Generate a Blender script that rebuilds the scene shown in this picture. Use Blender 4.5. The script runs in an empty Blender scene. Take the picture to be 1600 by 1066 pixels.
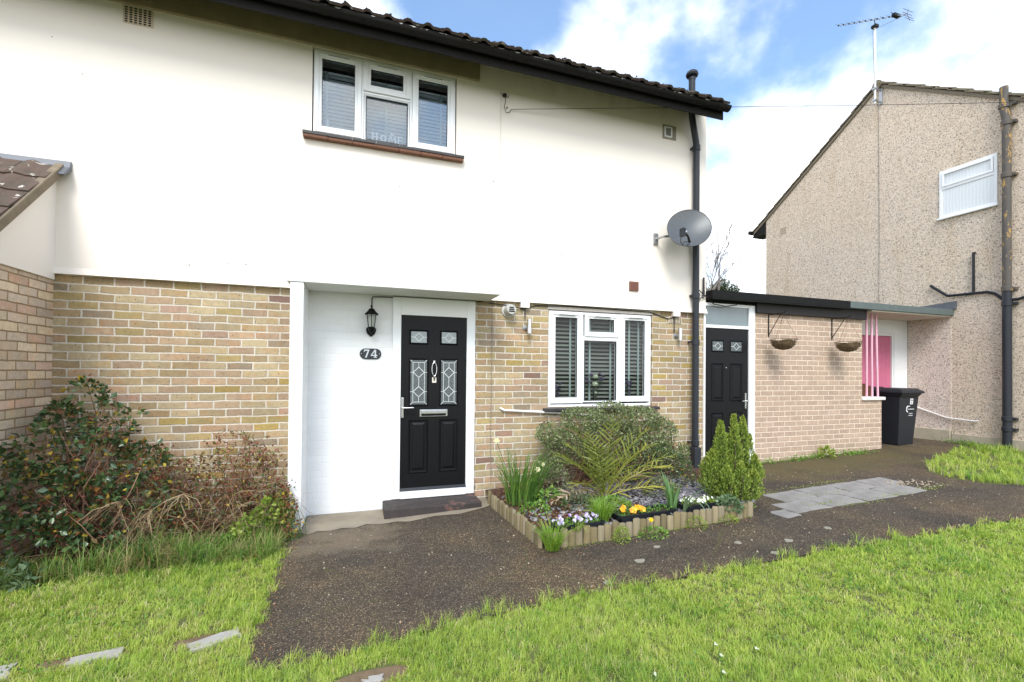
import bpy, math, random
import numpy as np
from mathutils import Vector, Matrix
R = math.radians
rng = np.random.default_rng(7)
random.seed(7)
sc = bpy.context.scene
COL = sc.collection

# ------------------------------------------------------------------ camera
cam_d = bpy.data.cameras.new("camera")
cam = bpy.data.objects.new("camera", cam_d); COL.objects.link(cam)
sc.camera = cam
cam_d.sensor_width = 36.0
cam_d.lens = 711.0 / 1600.0 * 36.0
cam_d.shift_y = (575.4 - 533.0) / 1600.0
cam_d.clip_start = 0.05; cam_d.clip_end = 2000
yaw, pitch, roll = .3279, .0099, .0084
fw = Vector((math.sin(yaw)*math.cos(pitch), math.cos(yaw)*math.cos(pitch), math.sin(pitch)))
r0 = Vector((math.cos(yaw), -math.sin(yaw), 0)); u0 = r0.cross(fw)
r1 = math.cos(roll)*r0 + math.sin(roll)*u0; u1 = -math.sin(roll)*r0 + math.cos(roll)*u0
M = Matrix((r1, u1, -fw)).transposed().to_4x4()
M.translation = Vector((0, 0, 1.47))
cam.matrix_world = M

# ------------------------------------------------------------------ exposure, sky, sun
sc.view_settings.view_transform = 'Standard'; sc.view_settings.look = 'None'
sc.view_settings.gamma = 1.0
sc.view_settings.exposure = 1.0
SUN_EL, SUN_AZ = R(48), R(202)      # azimuth clockwise from +Y
to_sun = Vector((math.sin(SUN_AZ)*math.cos(SUN_EL), math.cos(SUN_AZ)*math.cos(SUN_EL), math.sin(SUN_EL)))
world = bpy.data.worlds.new("World"); sc.world = world; world.use_nodes = True
nt = world.node_tree; nt.nodes.clear()
def N(nt, t, **k):
    n = nt.nodes.new(t)
    for a, b in k.items(): setattr(n, a, b)
    return n
def L(nt, a, b): nt.links.new(a, b)
wo = N(nt, 'ShaderNodeOutputWorld'); bg = N(nt, 'ShaderNodeBackground')
sky = N(nt, 'ShaderNodeTexSky', sky_type='NISHITA')
sky.sun_disc = False; sky.sun_elevation = SUN_EL; sky.sun_rotation = SUN_AZ
sky.altitude = 50; sky.air_density = 1.0; sky.dust_density = 0.6; sky.ozone_density = 2.0
bg.inputs['Strength'].default_value = 0.14
tc = N(nt, 'ShaderNodeTexCoord')
mp = N(nt, 'ShaderNodeMapping'); mp.inputs['Scale'].default_value = (1, 1, 1.25)
mp.inputs['Location'].default_value = (13.95, 7.3, 3.16)
L(nt, tc.outputs['Generated'], mp.inputs['Vector'])
nz = N(nt, 'ShaderNodeTexNoise'); nz.inputs['Scale'].default_value = 3.4; nz.inputs['Detail'].default_value = 8
nz.inputs['Roughness'].default_value = 0.52; nz.inputs['Distortion'].default_value = 0.0
L(nt, mp.outputs[0], nz.inputs['Vector'])
sep = N(nt, 'ShaderNodeSeparateXYZ'); L(nt, tc.outputs['Generated'], sep.inputs[0])
# more cloud towards the horizon
hz = N(nt, 'ShaderNodeMapRange'); hz.inputs['From Min'].default_value = 0.32; hz.inputs['From Max'].default_value = 0.62
hz.inputs['To Min'].default_value = 0.23; hz.inputs['To Max'].default_value = -0.05
L(nt, sep.outputs['Z'], hz.inputs['Value'])
ad = N(nt, 'ShaderNodeMath', operation='ADD'); L(nt, nz.outputs['Fac'], ad.inputs[0]); L(nt, hz.outputs[0], ad.inputs[1])
cr = N(nt, 'ShaderNodeMapRange', interpolation_type='SMOOTHSTEP'); cr.inputs['From Min'].default_value = 0.42; cr.inputs['From Max'].default_value = 0.68
L(nt, ad.outputs[0], cr.inputs['Value'])
mx = N(nt, 'ShaderNodeMix', data_type='RGBA')
cr.inputs['To Min'].default_value = .06; L(nt, cr.outputs[0], mx.inputs['Factor']); tint = N(nt, 'ShaderNodeMix', data_type='RGBA', blend_type='MULTIPLY'); tint.inputs['Factor'].default_value = 1; tint.inputs['B'].default_value = (.86, 1.08, 1.16, 1); L(nt, sky.outputs[0], tint.inputs['A']); L(nt, tint.outputs['Result'], mx.inputs['A'])
nz2 = N(nt, 'ShaderNodeTexNoise'); nz2.inputs['Scale'].default_value = 4.0; nz2.inputs['Detail'].default_value = 6
L(nt, mp.outputs[0], nz2.inputs['Vector'])
cc = N(nt, 'ShaderNodeValToRGB')
cc.color_ramp.elements[0].position = .3; cc.color_ramp.elements[0].color = (6.0, 6.3, 6.7, 1)
cc.color_ramp.elements[1].position = .6; cc.color_ramp.elements[1].color = (8.0, 8.1, 8.2, 1)
L(nt, nz2.outputs['Fac'], cc.inputs[0]); L(nt, cc.outputs[0], mx.inputs['B'])
L(nt, mx.outputs['Result'], bg.inputs['Color']); L(nt, bg.outputs[0], wo.inputs[0])

sd = bpy.data.lights.new("sun", 'SUN'); so = bpy.data.objects.new("sun", sd); COL.objects.link(so)
sd.energy = 1.8; sd.angle = R(24); sd.color = (1.0, 0.955, 0.88)
so.rotation_mode = 'QUATERNION'; so.rotation_quaternion = to_sun.to_track_quat('Z', 'Y'); so.location = (0, -5, 12)

# ------------------------------------------------------------------ mesh helpers
class MB:
    def __init__(s): s.v = []; s.f = []; s.a = []
    def add(s, vs, fs, a=None):
        o = len(s.v); s.v += [tuple(map(float, p)) for p in vs]; s.f += [tuple(i+o for i in f) for f in fs]
        s.a += ([a]*len(vs) if a is not None else [0.5]*len(vs))
        return s
    def box(s, x0, x1, y0, y1, z0, z1, a=None):
        v = [(x, y, z) for z in (z0, z1) for y in (y0, y1) for x in (x0, x1)]
        return s.add(v, [(0, 2, 3, 1), (4, 5, 7, 6), (0, 1, 5, 4), (2, 6, 7, 3), (0, 4, 6, 2), (1, 3, 7, 5)], a)
    def obox(s, c, sx, sy, sz, rz=0, rx=0, ry=0, a=None):
        m = Matrix.Translation(c) @ Matrix.Rotation(rz, 4, 'Z') @ Matrix.Rotation(ry, 4, 'Y') @ Matrix.Rotation(rx, 4, 'X')
        v = [m @ Vector((x*sx/2, y*sy/2, z*sz/2)) for z in (-1, 1) for y in (-1, 1) for x in (-1, 1)]
        return s.add(v, [(0, 2, 3, 1), (4, 5, 7, 6), (0, 1, 5, 4), (2, 6, 7, 3), (0, 4, 6, 2), (1, 3, 7, 5)], a)
    def tube(s, pts, rad, n=8, cap=True, a=None):
        pts = [Vector(p) for p in pts]
        rr = rad if isinstance(rad, (list, tuple)) else [rad]*len(pts)
        vs = []; fs = []
        t0 = (pts[1]-pts[0]).normalized()
        up = Vector((0, 0, 1)) if abs(t0.z) < .9 else Vector((1, 0, 0))
        u = t0.cross(up).normalized()
        for i, p in enumerate(pts):
            if i == 0: t = pts[1]-pts[0]
            elif i == len(pts)-1: t = pts[-1]-pts[-2]
            else: t = (pts[i+1]-pts[i]).normalized()+(pts[i]-pts[i-1]).normalized()
            t = t.normalized(); u = (u - t*u.dot(t)).normalized(); w = t.cross(u)
            for k in range(n):
                an = 2*math.pi*k/n; vs.append(p + (u*math.cos(an)+w*math.sin(an))*rr[i])
        for i in range(len(pts)-1):
            for k in range(n):
                fs.append((i*n+k, i*n+(k+1) % n, (i+1)*n+(k+1) % n, (i+1)*n+k))
        if cap: fs.append(tuple(range(n))[::-1]); fs.append(tuple((len(pts)-1)*n+k for k in range(n)))
        return s.add(vs, fs, a)
    def lathe(s, c, prof, n=20, axis='Z', a=None):
        vs = []; fs = []
        for (r, h) in prof:
            for k in range(n):
                an = 2*math.pi*k/n; x, y = r*math.cos(an), r*math.sin(an)
                p = (x, y, h) if axis == 'Z' else ((x, h, y) if axis == 'Y' else (h, x, y))
                vs.append((c[0]+p[0], c[1]+p[1], c[2]+p[2]))
        for i in range(len(prof)-1):
            for k in range(n): fs.append((i*n+k, i*n+(k+1) % n, (i+1)*n+(k+1) % n, (i+1)*n+k))
        fs.append(tuple(range(n))[::-1]); fs.append(tuple((len(prof)-1)*n+k for k in range(n)))
        return s.add(vs, fs, a)
    def prism(s, poly, y0, y1, plane='XZ', a=None):
        n = len(poly)
        def P(u, v, d): return (u, d, v) if plane == 'XZ' else ((d, u, v) if plane == 'YZ' else (u, v, d))
        vs = [P(u, v, y0) for u, v in poly]+[P(u, v, y1) for u, v in poly]
        fs = [tuple(range(n)), tuple(range(2*n-1, n-1, -1))]+[(i, i+n, (i+1) % n+n, (i+1) % n) for i in range(n)]
        return s.add(vs, fs, a)
    def frame(s, x0, x1, z0, z1, w, y0, y1):      # rectangular ring in XZ, butted corners
        s.box(x0, x0+w, y0, y1, z0, z1); s.box(x1-w, x1, y0, y1, z0, z1)
        s.box(x0+w, x1-w, y0, y1, z0, z0+w); s.box(x0+w, x1-w, y0, y1, z1-w, z1)
        return s

def recalc(me):
    import bmesh
    b = bmesh.new(); b.from_mesh(me); bmesh.ops.recalc_face_normals(b, faces=b.faces); b.to_mesh(b and me); b.free()

def build(name, mb, mat, parent=None, smooth=False, bevel=0, fix=True):
    me = bpy.data.meshes.new(name)
    me.from_pydata(mb.v, [], mb.f); 
    if fix: recalc(me)
    at = me.attributes.new('v', 'FLOAT', 'POINT'); at.data.foreach_set('value', np.array(mb.a, dtype=np.float32))
    if mat: me.materials.append(mat)
    o = bpy.data.objects.new(name, me); COL.objects.link(o)
    if smooth:
        me.polygons.foreach_set('use_smooth', [True]*len(me.polygons))
        try: me.set_sharp_from_angle(angle=R(38))
        except Exception: pass
    if bevel:
        m = o.modifiers.new('bevel', 'BEVEL'); m.width = bevel; m.segments = 2; m.limit_method = 'ANGLE'; m.angle_limit = R(50)
    place(o, parent)
    return o
def place(o, parent):
    if parent is not None:
        o.parent = parent
        w = Matrix.Identity(4); p = parent
        while p is not None:
            w = Matrix.Translation(p.location) @ p.matrix_parent_inverse @ w if False else w
            p = p.parent
        # roots carry only a translation; parts sit at identity in world space
        o.matrix_parent_inverse = Matrix.Translation(-parent.location) if parent.parent is None else Matrix.Identity(4)
    else:
        me = o.data; n = len(me.vertices)
        co = np.empty(n*3, dtype=np.float32); me.vertices.foreach_get('co', co); co = co.reshape(-1, 3)
        mn, mxx = co.min(0), co.max(0)
        b = np.array([(mn[0]+mxx[0])/2, (mn[1]+mxx[1])/2, mn[2]], dtype=np.float32)
        me.vertices.foreach_set('co', (co-b).ravel()); me.update(); o.location = b
def npmesh(name, V, F, mat, parent=None, attr=None, smooth=False):
    """V (n,3), F (m,k) numpy -> object"""
    me = bpy.data.meshes.new(name); k = F.shape[1]
    me.vertices.add(len(V)); me.vertices.foreach_set('co', V.astype(np.float32).ravel())
    me.loops.add(F.size); me.loops.foreach_set('vertex_index', F.astype(np.int32).ravel())
    me.polygons.add(len(F)); me.polygons.foreach_set('loop_start', np.arange(0, F.size, k, dtype=np.int32))
    me.polygons.foreach_set('loop_total', np.full(len(F), k, dtype=np.int32))
    if smooth: me.polygons.foreach_set('use_smooth', np.ones(len(F), dtype=bool))
    me.update(calc_edges=True)
    if attr is not None:
        at = me.attributes.new('v', 'FLOAT', 'POINT'); at.data.foreach_set('value', attr.astype(np.float32))
    me.materials.append(mat)
    o = bpy.data.objects.new(name, me); COL.objects.link(o); place(o, parent)
    return o
def tag(o, label=None, cat=None, group=None, kind=None):
    if label: o['label'] = label
    if cat: o['category'] = cat
    if group: o['group'] = group
    if kind: o['kind'] = kind
    return o
def thing(name, label, cat, loc, group=None):
    o = bpy.data.objects.new(name, None); COL.objects.link(o); o.location = loc; o.empty_display_size = .1
    return tag(o, label, cat, group)
def copy_thing(root, loc, label):
    def rec(o, par):
        c = o.copy(); COL.objects.link(c)
        if par is not None: c.parent = par
        for ch in list(o.children): rec(ch, c)
        return c
    c = rec(root, None); c.location = loc; c['label'] = label
    return c

# ------------------------------------------------------------------ material helpers
def newmat(name):
    m = bpy.data.materials.new(name); m.use_nodes = True; nt = m.node_tree; nt.nodes.clear()
    out = N(nt, 'ShaderNodeOutputMaterial'); b = N(nt, 'ShaderNodeBsdfPrincipled'); L(nt, b.outputs[0], out.inputs[0])
    return m, nt, b, out
def math_(nt, op, a, b=None, c=None, clamp=False):
    n = N(nt, 'ShaderNodeMath', operation=op); n.use_clamp = clamp
    for i, x in enumerate((a, b, c)):
        if x is None: continue
        if isinstance(x, (int, float)): n.inputs[i].default_value = x
        else: L(nt, x, n.inputs[i])
    return n.outputs[0]
def mixc(nt, f, a, b, mode='MIX'):
    n = N(nt, 'ShaderNodeMix', data_type='RGBA', blend_type=mode)
    for k, x in (('Factor', f), ('A', a), ('B', b)):
        if isinstance(x, (int, float)): n.inputs[k].default_value = x
        elif isinstance(x, tuple): n.inputs[k].default_value = (*x[:3], 1)
        else: L(nt, x, n.inputs[k])
    return n.outputs['Result']
def noise(nt, vec, scale, detail=4, rough=.5, dist=0):
    n = N(nt, 'ShaderNodeTexNoise'); n.inputs['Scale'].default_value = scale; n.inputs['Detail'].default_value = detail
    n.inputs['Roughness'].default_value = rough; n.inputs['Distortion'].default_value = dist
    if vec is not None: L(nt, vec, n.inputs['Vector'])
    return n.outputs['Fac']
def ramp(nt, f, stops, interp='LINEAR'):
    n = N(nt, 'ShaderNodeValToRGB'); n.color_ramp.interpolation = interp
    e = n.color_ramp.elements
    while len(e) < len(stops): e.new(1)
    for i, (p, c) in enumerate(stops):
        e[i].position = p; e[i].color = (*c[:3], 1) if isinstance(c, tuple) else (c, c, c, 1)
    L(nt, f, n.inputs[0]); return n.outputs['Color']
def bump(nt, b, h, strength=.3, dist=.01):
    n = N(nt, 'ShaderNodeBump'); n.inputs['Strength'].default_value = strength; n.inputs['Distance'].default_value = dist
    L(nt, h, n.inputs['Height']); L(nt, n.outputs[0], b.inputs['Normal'])
def objco(nt): return N(nt, 'ShaderNodeTexCoord').outputs['Object']
def setc(b, c): b.inputs['Base Color'].default_value = (*c, 1)

def plain(name, c, rough=.5, metal=0, var=.12, scale=14, bmp=.1, spec=None):
    m, nt, b, o = newmat(name); co = objco(nt)
    f = noise(nt, co, scale, 5, .6)
    L(nt, mixc(nt, f, tuple(x*(1-var) for x in c), tuple(min(1, x*(1+var)) for x in c)), b.inputs['Base Color'])
    b.inputs['Roughness'].default_value = rough; b.inputs['Metallic'].default_value = metal
    if spec is not None: b.inputs['Specular IOR Level'].default_value = spec
    if bmp: bump(nt, b, noise(nt, co, scale*6, 4, .6), bmp, .004)
    return m

def brick(name, axis, cols, mortar, L_=.225, H_=.075, j=.011, z0=0.0, x0=0.0, spots=.5, warp=.006, rough=.85, grime=None, headers=True, bstr=.75, dk=1.0, lv=.32, tv=.55):
    """procedural stretcher bond; cols = palette (stops) picked per brick"""
    m, nt, b, o = newmat(name); co = objco(nt)
    wn = N(nt, 'ShaderNodeTexNoise'); wn.inputs['Scale'].default_value = 7; wn.inputs['Detail'].default_value = 3; L(nt, co, wn.inputs['Vector'])
    wv = N(nt, 'ShaderNodeVectorMath', operation='SUBTRACT'); L(nt, wn.outputs['Color'], wv.inputs[0]); wv.inputs[1].default_value = (.5, .5, .5)
    ws = N(nt, 'ShaderNodeVectorMath', operation='SCALE'); L(nt, wv.outputs[0], ws.inputs[0]); ws.inputs['Scale'].default_value = warp*2.2
    wn2 = N(nt, 'ShaderNodeTexNoise'); wn2.inputs['Scale'].default_value = 60; wn2.inputs['Detail'].default_value = 2; L(nt, co, wn2.inputs['Vector'])
    wv2 = N(nt, 'ShaderNodeVectorMath', operation='SUBTRACT'); L(nt, wn2.outputs['Color'], wv2.inputs[0]); wv2.inputs[1].default_value = (.5, .5, .5)
    ws2 = N(nt, 'ShaderNodeVectorMath', operation='SCALE'); L(nt, wv2.outputs[0], ws2.inputs[0]); ws2.inputs['Scale'].default_value = warp*.9
    va = N(nt, 'ShaderNodeVectorMath', operation='ADD'); L(nt, co, va.inputs[0]); L(nt, ws.outputs[0], va.inputs[1])
    vb = N(nt, 'ShaderNodeVectorMath', operation='ADD'); L(nt, va.outputs[0], vb.inputs[0]); L(nt, ws2.outputs[0], vb.inputs[1])
    sp = N(nt, 'ShaderNodeSeparateXYZ'); L(nt, vb.outputs[0], sp.inputs[0])
    h = sp.outputs['X'] if axis == 'X' else sp.outputs['Y']
    r = math_(nt, 'DIVIDE', math_(nt, 'SUBTRACT', sp.outputs['Z'], z0), H_)
    row = math_(nt, 'FLOOR', r); fr = math_(nt, 'FRACT', r)
    cw = N(nt, 'ShaderNodeTexWhiteNoise', noise_dimensions='1D'); L(nt, row, cw.inputs['W'])
    jit = math_(nt, 'MULTIPLY', math_(nt, 'SUBTRACT', cw.outputs['Value'], .5), .10)
    off = math_(nt, 'ADD', math_(nt, 'MULTIPLY', math_(nt, 'MODULO', math_(nt, 'ABSOLUTE', row), 2.0), .5), jit)
    c = math_(nt, 'ADD', math_(nt, 'DIVIDE', math_(nt, 'SUBTRACT', h, x0), L_), off)
    ci = math_(nt, 'FLOOR', c); fc = math_(nt, 'FRACT', c)
    dz = math_(nt, 'MULTIPLY', math_(nt, 'MINIMUM', fr, math_(nt, 'SUBTRACT', 1.0, fr)), H_)
    dx = math_(nt, 'MULTIPLY', math_(nt, 'MINIMUM', fc, math_(nt, 'SUBTRACT', 1.0, fc)), L_)
    d = math_(nt, 'MINIMUM', dz, dx)
    mr = N(nt, 'ShaderNodeMapRange', interpolation_type='SMOOTHSTEP'); mr.inputs['From Min'].default_value = j*.5-.002; mr.inputs['From Max'].default_value = j*.5+.002
    L(nt, d, mr.inputs['Value']); isb = mr.outputs[0]
    cv = N(nt, 'ShaderNodeCombineXYZ'); L(nt, ci, cv.inputs[0]); L(nt, row, cv.inputs[1])
    w = N(nt, 'ShaderNodeTexWhiteNoise', noise_dimensions='2D'); L(nt, cv.outputs[0], w.inputs['Vector'])
    base = ramp(nt, w.outputs['Value'], [(p_, tuple(q*dk for q in c_)) for p_, c_ in cols], 'CONSTANT')
    ws3 = N(nt, 'ShaderNodeSeparateColor'); L(nt, w.outputs['Color'], ws3.inputs[0])
    lum = math_(nt, 'ADD', .98-lv*.5 if bstr > .5 else .96, math_(nt, 'MULTIPLY', ws3.outputs[1], lv if bstr > .5 else .04))
    n1 = noise(nt, co, 26, 8, .72)
    lum2 = math_(nt, 'MULTIPLY', lum, math_(nt, 'ADD', .55 if bstr > .5 else .97, math_(nt, 'MULTIPLY', n1, .90 if bstr > .5 else .06)))
    cl = N(nt, 'ShaderNodeCombineColor'); [L(nt, lum2, cl.inputs[i]) for i in range(3)]
    bc = mixc(nt, 1.0, base, cl.outputs[0], 'MULTIPLY')
    # two tone patches inside a brick
    p = ramp(nt, noise(nt, co, 9, 3, .5, .6), [(.52, 0.0), (.62, 1.0)])
    if bstr > .5:
        sw = mixc(nt, 1.0, bc, (1.12, .93, .80), 'MULTIPLY'); bc = mixc(nt, math_(nt, 'MULTIPLY', p, tv), bc, sw)
    if spots:
        vo = N(nt, 'ShaderNodeTexVoronoi'); vo.inputs['Scale'].default_value = 42; L(nt, co, vo.inputs['Vector'])
        vs_ = N(nt, 'ShaderNodeSeparateColor'); L(nt, vo.outputs['Color'], vs_.inputs[0])
        pit = math_(nt, 'MULTIPLY', math_(nt, 'LESS_THAN', vo.outputs['Distance'], .20), math_(nt, 'GREATER_THAN', vs_.outputs[0], 1-.35*spots))
        bc = mixc(nt, pit, bc, (.07, .05, .035))
    kv = .62 if bstr > .5 else .97
    mc = mixc(nt, noise(nt, co, 9, 6, .75), tuple(x*kv for x in mortar), tuple(min(1, x*(1.15 if bstr > .5 else 1.0)) for x in mortar))
    col = mixc(nt, isb, mc, bc)
    if grime:
        g = ramp(nt, noise(nt, co, 2.2, 6, .6), [(.42, 0.0), (.70, 1.0)])
        col = mixc(nt, math_(nt, 'MULTIPLY', g, grime[1]), col, grime[0])
    L(nt, col, b.inputs['Base Color']); b.inputs['Roughness'].default_value = rough
    b.inputs['Specular IOR Level'].default_value = .25
    hh = math_(nt, 'ADD', math_(nt, 'MULTIPLY', isb, 1.0), math_(nt, 'MULTIPLY', n1, .35))
    bump(nt, b, hh, bstr, .006)
    return m

def leafmat(name, stops, rough=.45, trans=.25, spec=.4):
    m, nt, b, o = newmat(name)
    at = N(nt, 'ShaderNodeAttribute', attribute_name='v')
    c = ramp(nt, at.outputs['Fac'], stops)
    L(nt, c, b.inputs['Base Color']); b.inputs['Roughness'].default_value = rough; b.inputs['Specular IOR Level'].default_value = spec
    if trans:
        t = N(nt, 'ShaderNodeBsdfTranslucent'); mm = N(nt, 'ShaderNodeMixShader'); mm.inputs[0].default_value = trans
        c2 = mixc(nt, 1.0, c, (1.25, 1.35, .7), 'MULTIPLY'); L(nt, c2, t.inputs['Color'])
        L(nt, b.outputs[0], mm.inputs[1]); L(nt, t.outputs[0], mm.inputs[2]); L(nt, mm.outputs[0], o.inputs[0])
    return m

def glassmat(name, tint=(1, 1, 1), refl=.12, rough=0.0, k2=1.4):
    m = bpy.data.materials.new(name); m.use_nodes = True; nt = m.node_tree; nt.nodes.clear()
    o = N(nt, 'ShaderNodeOutputMaterial'); t = N(nt, 'ShaderNodeBsdfTransparent'); g = N(nt, 'ShaderNodeBsdfGlossy')
    t.inputs[0].default_value = (*tint, 1); g.inputs['Roughness'].default_value = rough
    f = N(nt, 'ShaderNodeFresnel'); f.inputs[0].default_value = 1.5
    k = math_(nt, 'ADD', math_(nt, 'MULTIPLY', f.outputs[0], k2), refl, clamp=True)
    mm = N(nt, 'ShaderNodeMixShader'); L(nt, k, mm.inputs[0]); L(nt, t.outputs[0], mm.inputs[1]); L(nt, g.outputs[0], mm.inputs[2]); L(nt, mm.outputs[0], o.inputs[0])
    return m

# ------------------------------------------------------------------ materials
main_pal = [(0, (.42, .32, .19)), (.16, (.46, .33, .215)), (.28, (.40, .30, .17)), (.42, (.48, .385, .235)), (.56, (.44, .315, .215)), (.66, (.41, .315, .145)), (.75, (.45, .36, .225)), (.86, (.42, .285, .21)), (.90, (.34, .27, .19)), (.95, (.42, .31, .11)), (.985, (.27, .17, .14))]
M_brick = brick('stock_brick', 'X', main_pal, (.70, .635, .54), j=.0135, warp=.009, grime=((.20, .15, .09), .30), dk=.88, x0=.05, z0=.05)
left_pal = [(0, (.60, .48, .36)), (.22, (.55, .45, .36)), (.42, (.64, .53, .40)), (.6, (.60, .43, .33)), (.75, (.54, .44, .35)), (.88, (.62, .50, .35))]
M_brick_left = brick('pale_brick', 'Y', left_pal, (.33, .23, .13), z0=.03)
M_brick_left_front = brick('pale_brick_front', 'X', left_pal, (.33, .23, .13), z0=.03)
out_pal = [(0, (.45, .33, .25)), (.3, (.425, .315, .24)), (.55, (.46, .34, .26)), (.8, (.41, .30, .23))]
M_brick_out = brick('tan_brick', 'X', out_pal, (.80, .67, .52), j=.012, spots=.12, warp=.002, z0=.04, grime=((.33, .25, .18), .22), lv=.12, tv=.0)
M_brick_outY = brick('tan_brick_side', 'Y', out_pal, (.80, .67, .52), j=.012, spots=.12, warp=.002, z0=.04)
M_wbrick = brick('white_painted_brick', 'X', [(0, (.83, .84, .85)), (.5, (.84, .85, .86))], (.83, .84, .85), spots=0, j=.006, rough=.55, bstr=.30, grime=((.62, .61, .58), .22))
M_wbrickY = brick('white_painted_brick_side', 'Y', [(0, (.83, .84, .85)), (.5, (.84, .85, .86))], (.83, .84, .85), spots=0, j=.006, rough=.55, bstr=.30, grime=((.62, .61, .58), .22))

def render_mat(name, c, grime_shade=(.50, .40, .24), z_hi=None, amt=.55):
    m, nt, b, o = newmat(name); co = objco(nt)
    sp = N(nt, 'ShaderNodeSeparateXYZ'); L(nt, co, sp.inputs[0])
    base = mixc(nt, noise(nt, co, 1.3, 5, .55), c, tuple(x*.94 for x in c))
    # grime and eaves shade painted as one ragged brown tone, stronger towards the top
    mpn = N(nt, 'ShaderNodeMapping'); mpn.inputs['Scale'].default_value = (3.2, 3.2, 1.1); L(nt, co, mpn.inputs['Vector'])
    st = noise(nt, mpn.outputs[0], 1.6, 7, .62, .3)
    if z_hi:
        hgt = N(nt, 'ShaderNodeMapRange'); hgt.inputs['From Min'].default_value = z_hi[0]; hgt.inputs['From Max'].default_value = z_hi[1]; L(nt, sp.outputs['Z'], hgt.inputs['Value'])
        k = math_(nt, 'MULTIPLY', math_(nt, 'SUBTRACT', math_(nt, 'ADD', st, math_(nt, 'MULTIPLY', hgt.outputs[0], .45)), .76), 2.6, clamp=True)
        base = mixc(nt, math_(nt, 'MULTIPLY', k, amt), base, grime_shade)
    mark = ramp(nt, noise(nt, co, 18, 8, .75), [(.68, 0.0), (.74, 1.0)])
    base = mixc(nt, math_(nt, 'MULTIPLY', mark, .30), base, tuple(x*.55 for x in c))
    L(nt, base, b.inputs['Base Color']); b.inputs['Roughness'].default_value = .9; b.inputs['Specular IOR Level'].default_value = .2
    bump(nt, b, noise(nt, co, 35, 6, .6), .25, .004)
    return m
M_render = render_mat('cream_render', (.87, .80, .725), z_hi=(4.55, 5.1))
M_render_left = render_mat('cream_render_porch', (.82, .765, .71))
M_band = plain('stained_shaded_concrete', (.27, .22, .13), .95, var=.35, scale=5, bmp=.4)  # brown holds both grime and the shade under the eaves
M_soffit = plain('white_soffit', (.78, .78, .75), .7, var=.05, scale=4)
M_soffit_old = plain('weathered_soffit', (.60, .54, .46), .85, var=.18, scale=6)
M_white = plain('white_plastic', (.83, .84, .85), .28, var=.015, scale=3, bmp=0)
M_wframe = plain('white_paint', (.80, .80, .79), .4, var=.03, scale=8, bmp=.05)
M_black_pl = plain('black_plastic', (.014, .017, .022), .42, spec=.3, var=.2, scale=9, bmp=.05)
M_gutter = plain('old_black_gutter', (.010, .009, .008), .65, var=.5, scale=12, bmp=.3, spec=.18)
M_pipe = plain('grey_plastic_pipe', (.026, .030, .037), .42, spec=.3, var=.15, scale=8, bmp=.05)
M_blackmetal = plain('black_metal', (.006, .006, .006), .4, spec=.25, metal=.2, var=.3, scale=30, bmp=.15)
M_chrome = plain('brushed_steel', (.62, .62, .62), .28, metal=1, var=.1, scale=40, bmp=.05)
M_steel_dull = plain('galvanised_steel', (.42, .43, .44), .45, metal=.8, var=.2, scale=20)
M_lead = plain('lead_flashing', (.12, .13, .15), .5, metal=.2, var=.25, scale=8, bmp=.3)
M_sill_tile = plain('black_sill_tile', (.035, .03, .03), .5, var=.4, scale=20, bmp=.3)
M_sill_brown = plain('brown_sill_tile', (.14, .055, .025), .7, var=.6, scale=25, bmp=.4)
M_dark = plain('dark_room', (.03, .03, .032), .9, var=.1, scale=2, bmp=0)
M_lintel = plain('old_lintel_paint', (.55, .50, .46), .8, var=.25, scale=18, bmp=.3)
M_glass = glassmat('window_glass', (.94, .96, .96), .0, k2=.45)
M_glass_up = glassmat('upper_window_glass', (.90, .94, .96), .08)
M_blind = plain('pale_blind', (.40, .44, .46), .5, var=.04, scale=4, bmp=0)
M_blind_g = plain('sage_blind', (.23, .24, .205), .5, var=.05, scale=4, bmp=0)
M_tape = plain('blind_tape', (.34, .42, .40), .8, var=.05, scale=4, bmp=0)
M_brown_vent = plain('brown_vent', (.20, .085, .055), .6, var=.1, scale=10)
M_terra = plain('clay_air_brick', (.60, .50, .38), .9, var=.15, scale=25, bmp=.3)
M_cable = plain('black_cable', (.02, .018, .017), .6, var=.2, scale=20, bmp=0)
M_cable_g = plain('grey_cable', (.22, .20, .18), .6, var=.2, scale=20, bmp=0)
M_pinkpole = plain('pink_gloss_paint', (.78, .42, .52), .4, var=.15, scale=9)
M_planter = plain('rust_brown_wood', (.12, .045, .02), .7, var=.3, scale=8)
M_coping = plain('white_coping', (.72, .70, .66), .75, var=.2, scale=22, bmp=.4)
M_felt_blk = plain('black_roof_felt', (.012, .012, .012), .8, spec=.15, var=.5, scale=18, bmp=.6)
M_felt_gry = plain('grey_roof_felt', (.10, .125, .12), .8, var=.25, scale=14, bmp=.4)
M_red = plain('rusty_metal', (.10, .055, .03), .8, var=.5, scale=30)

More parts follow.
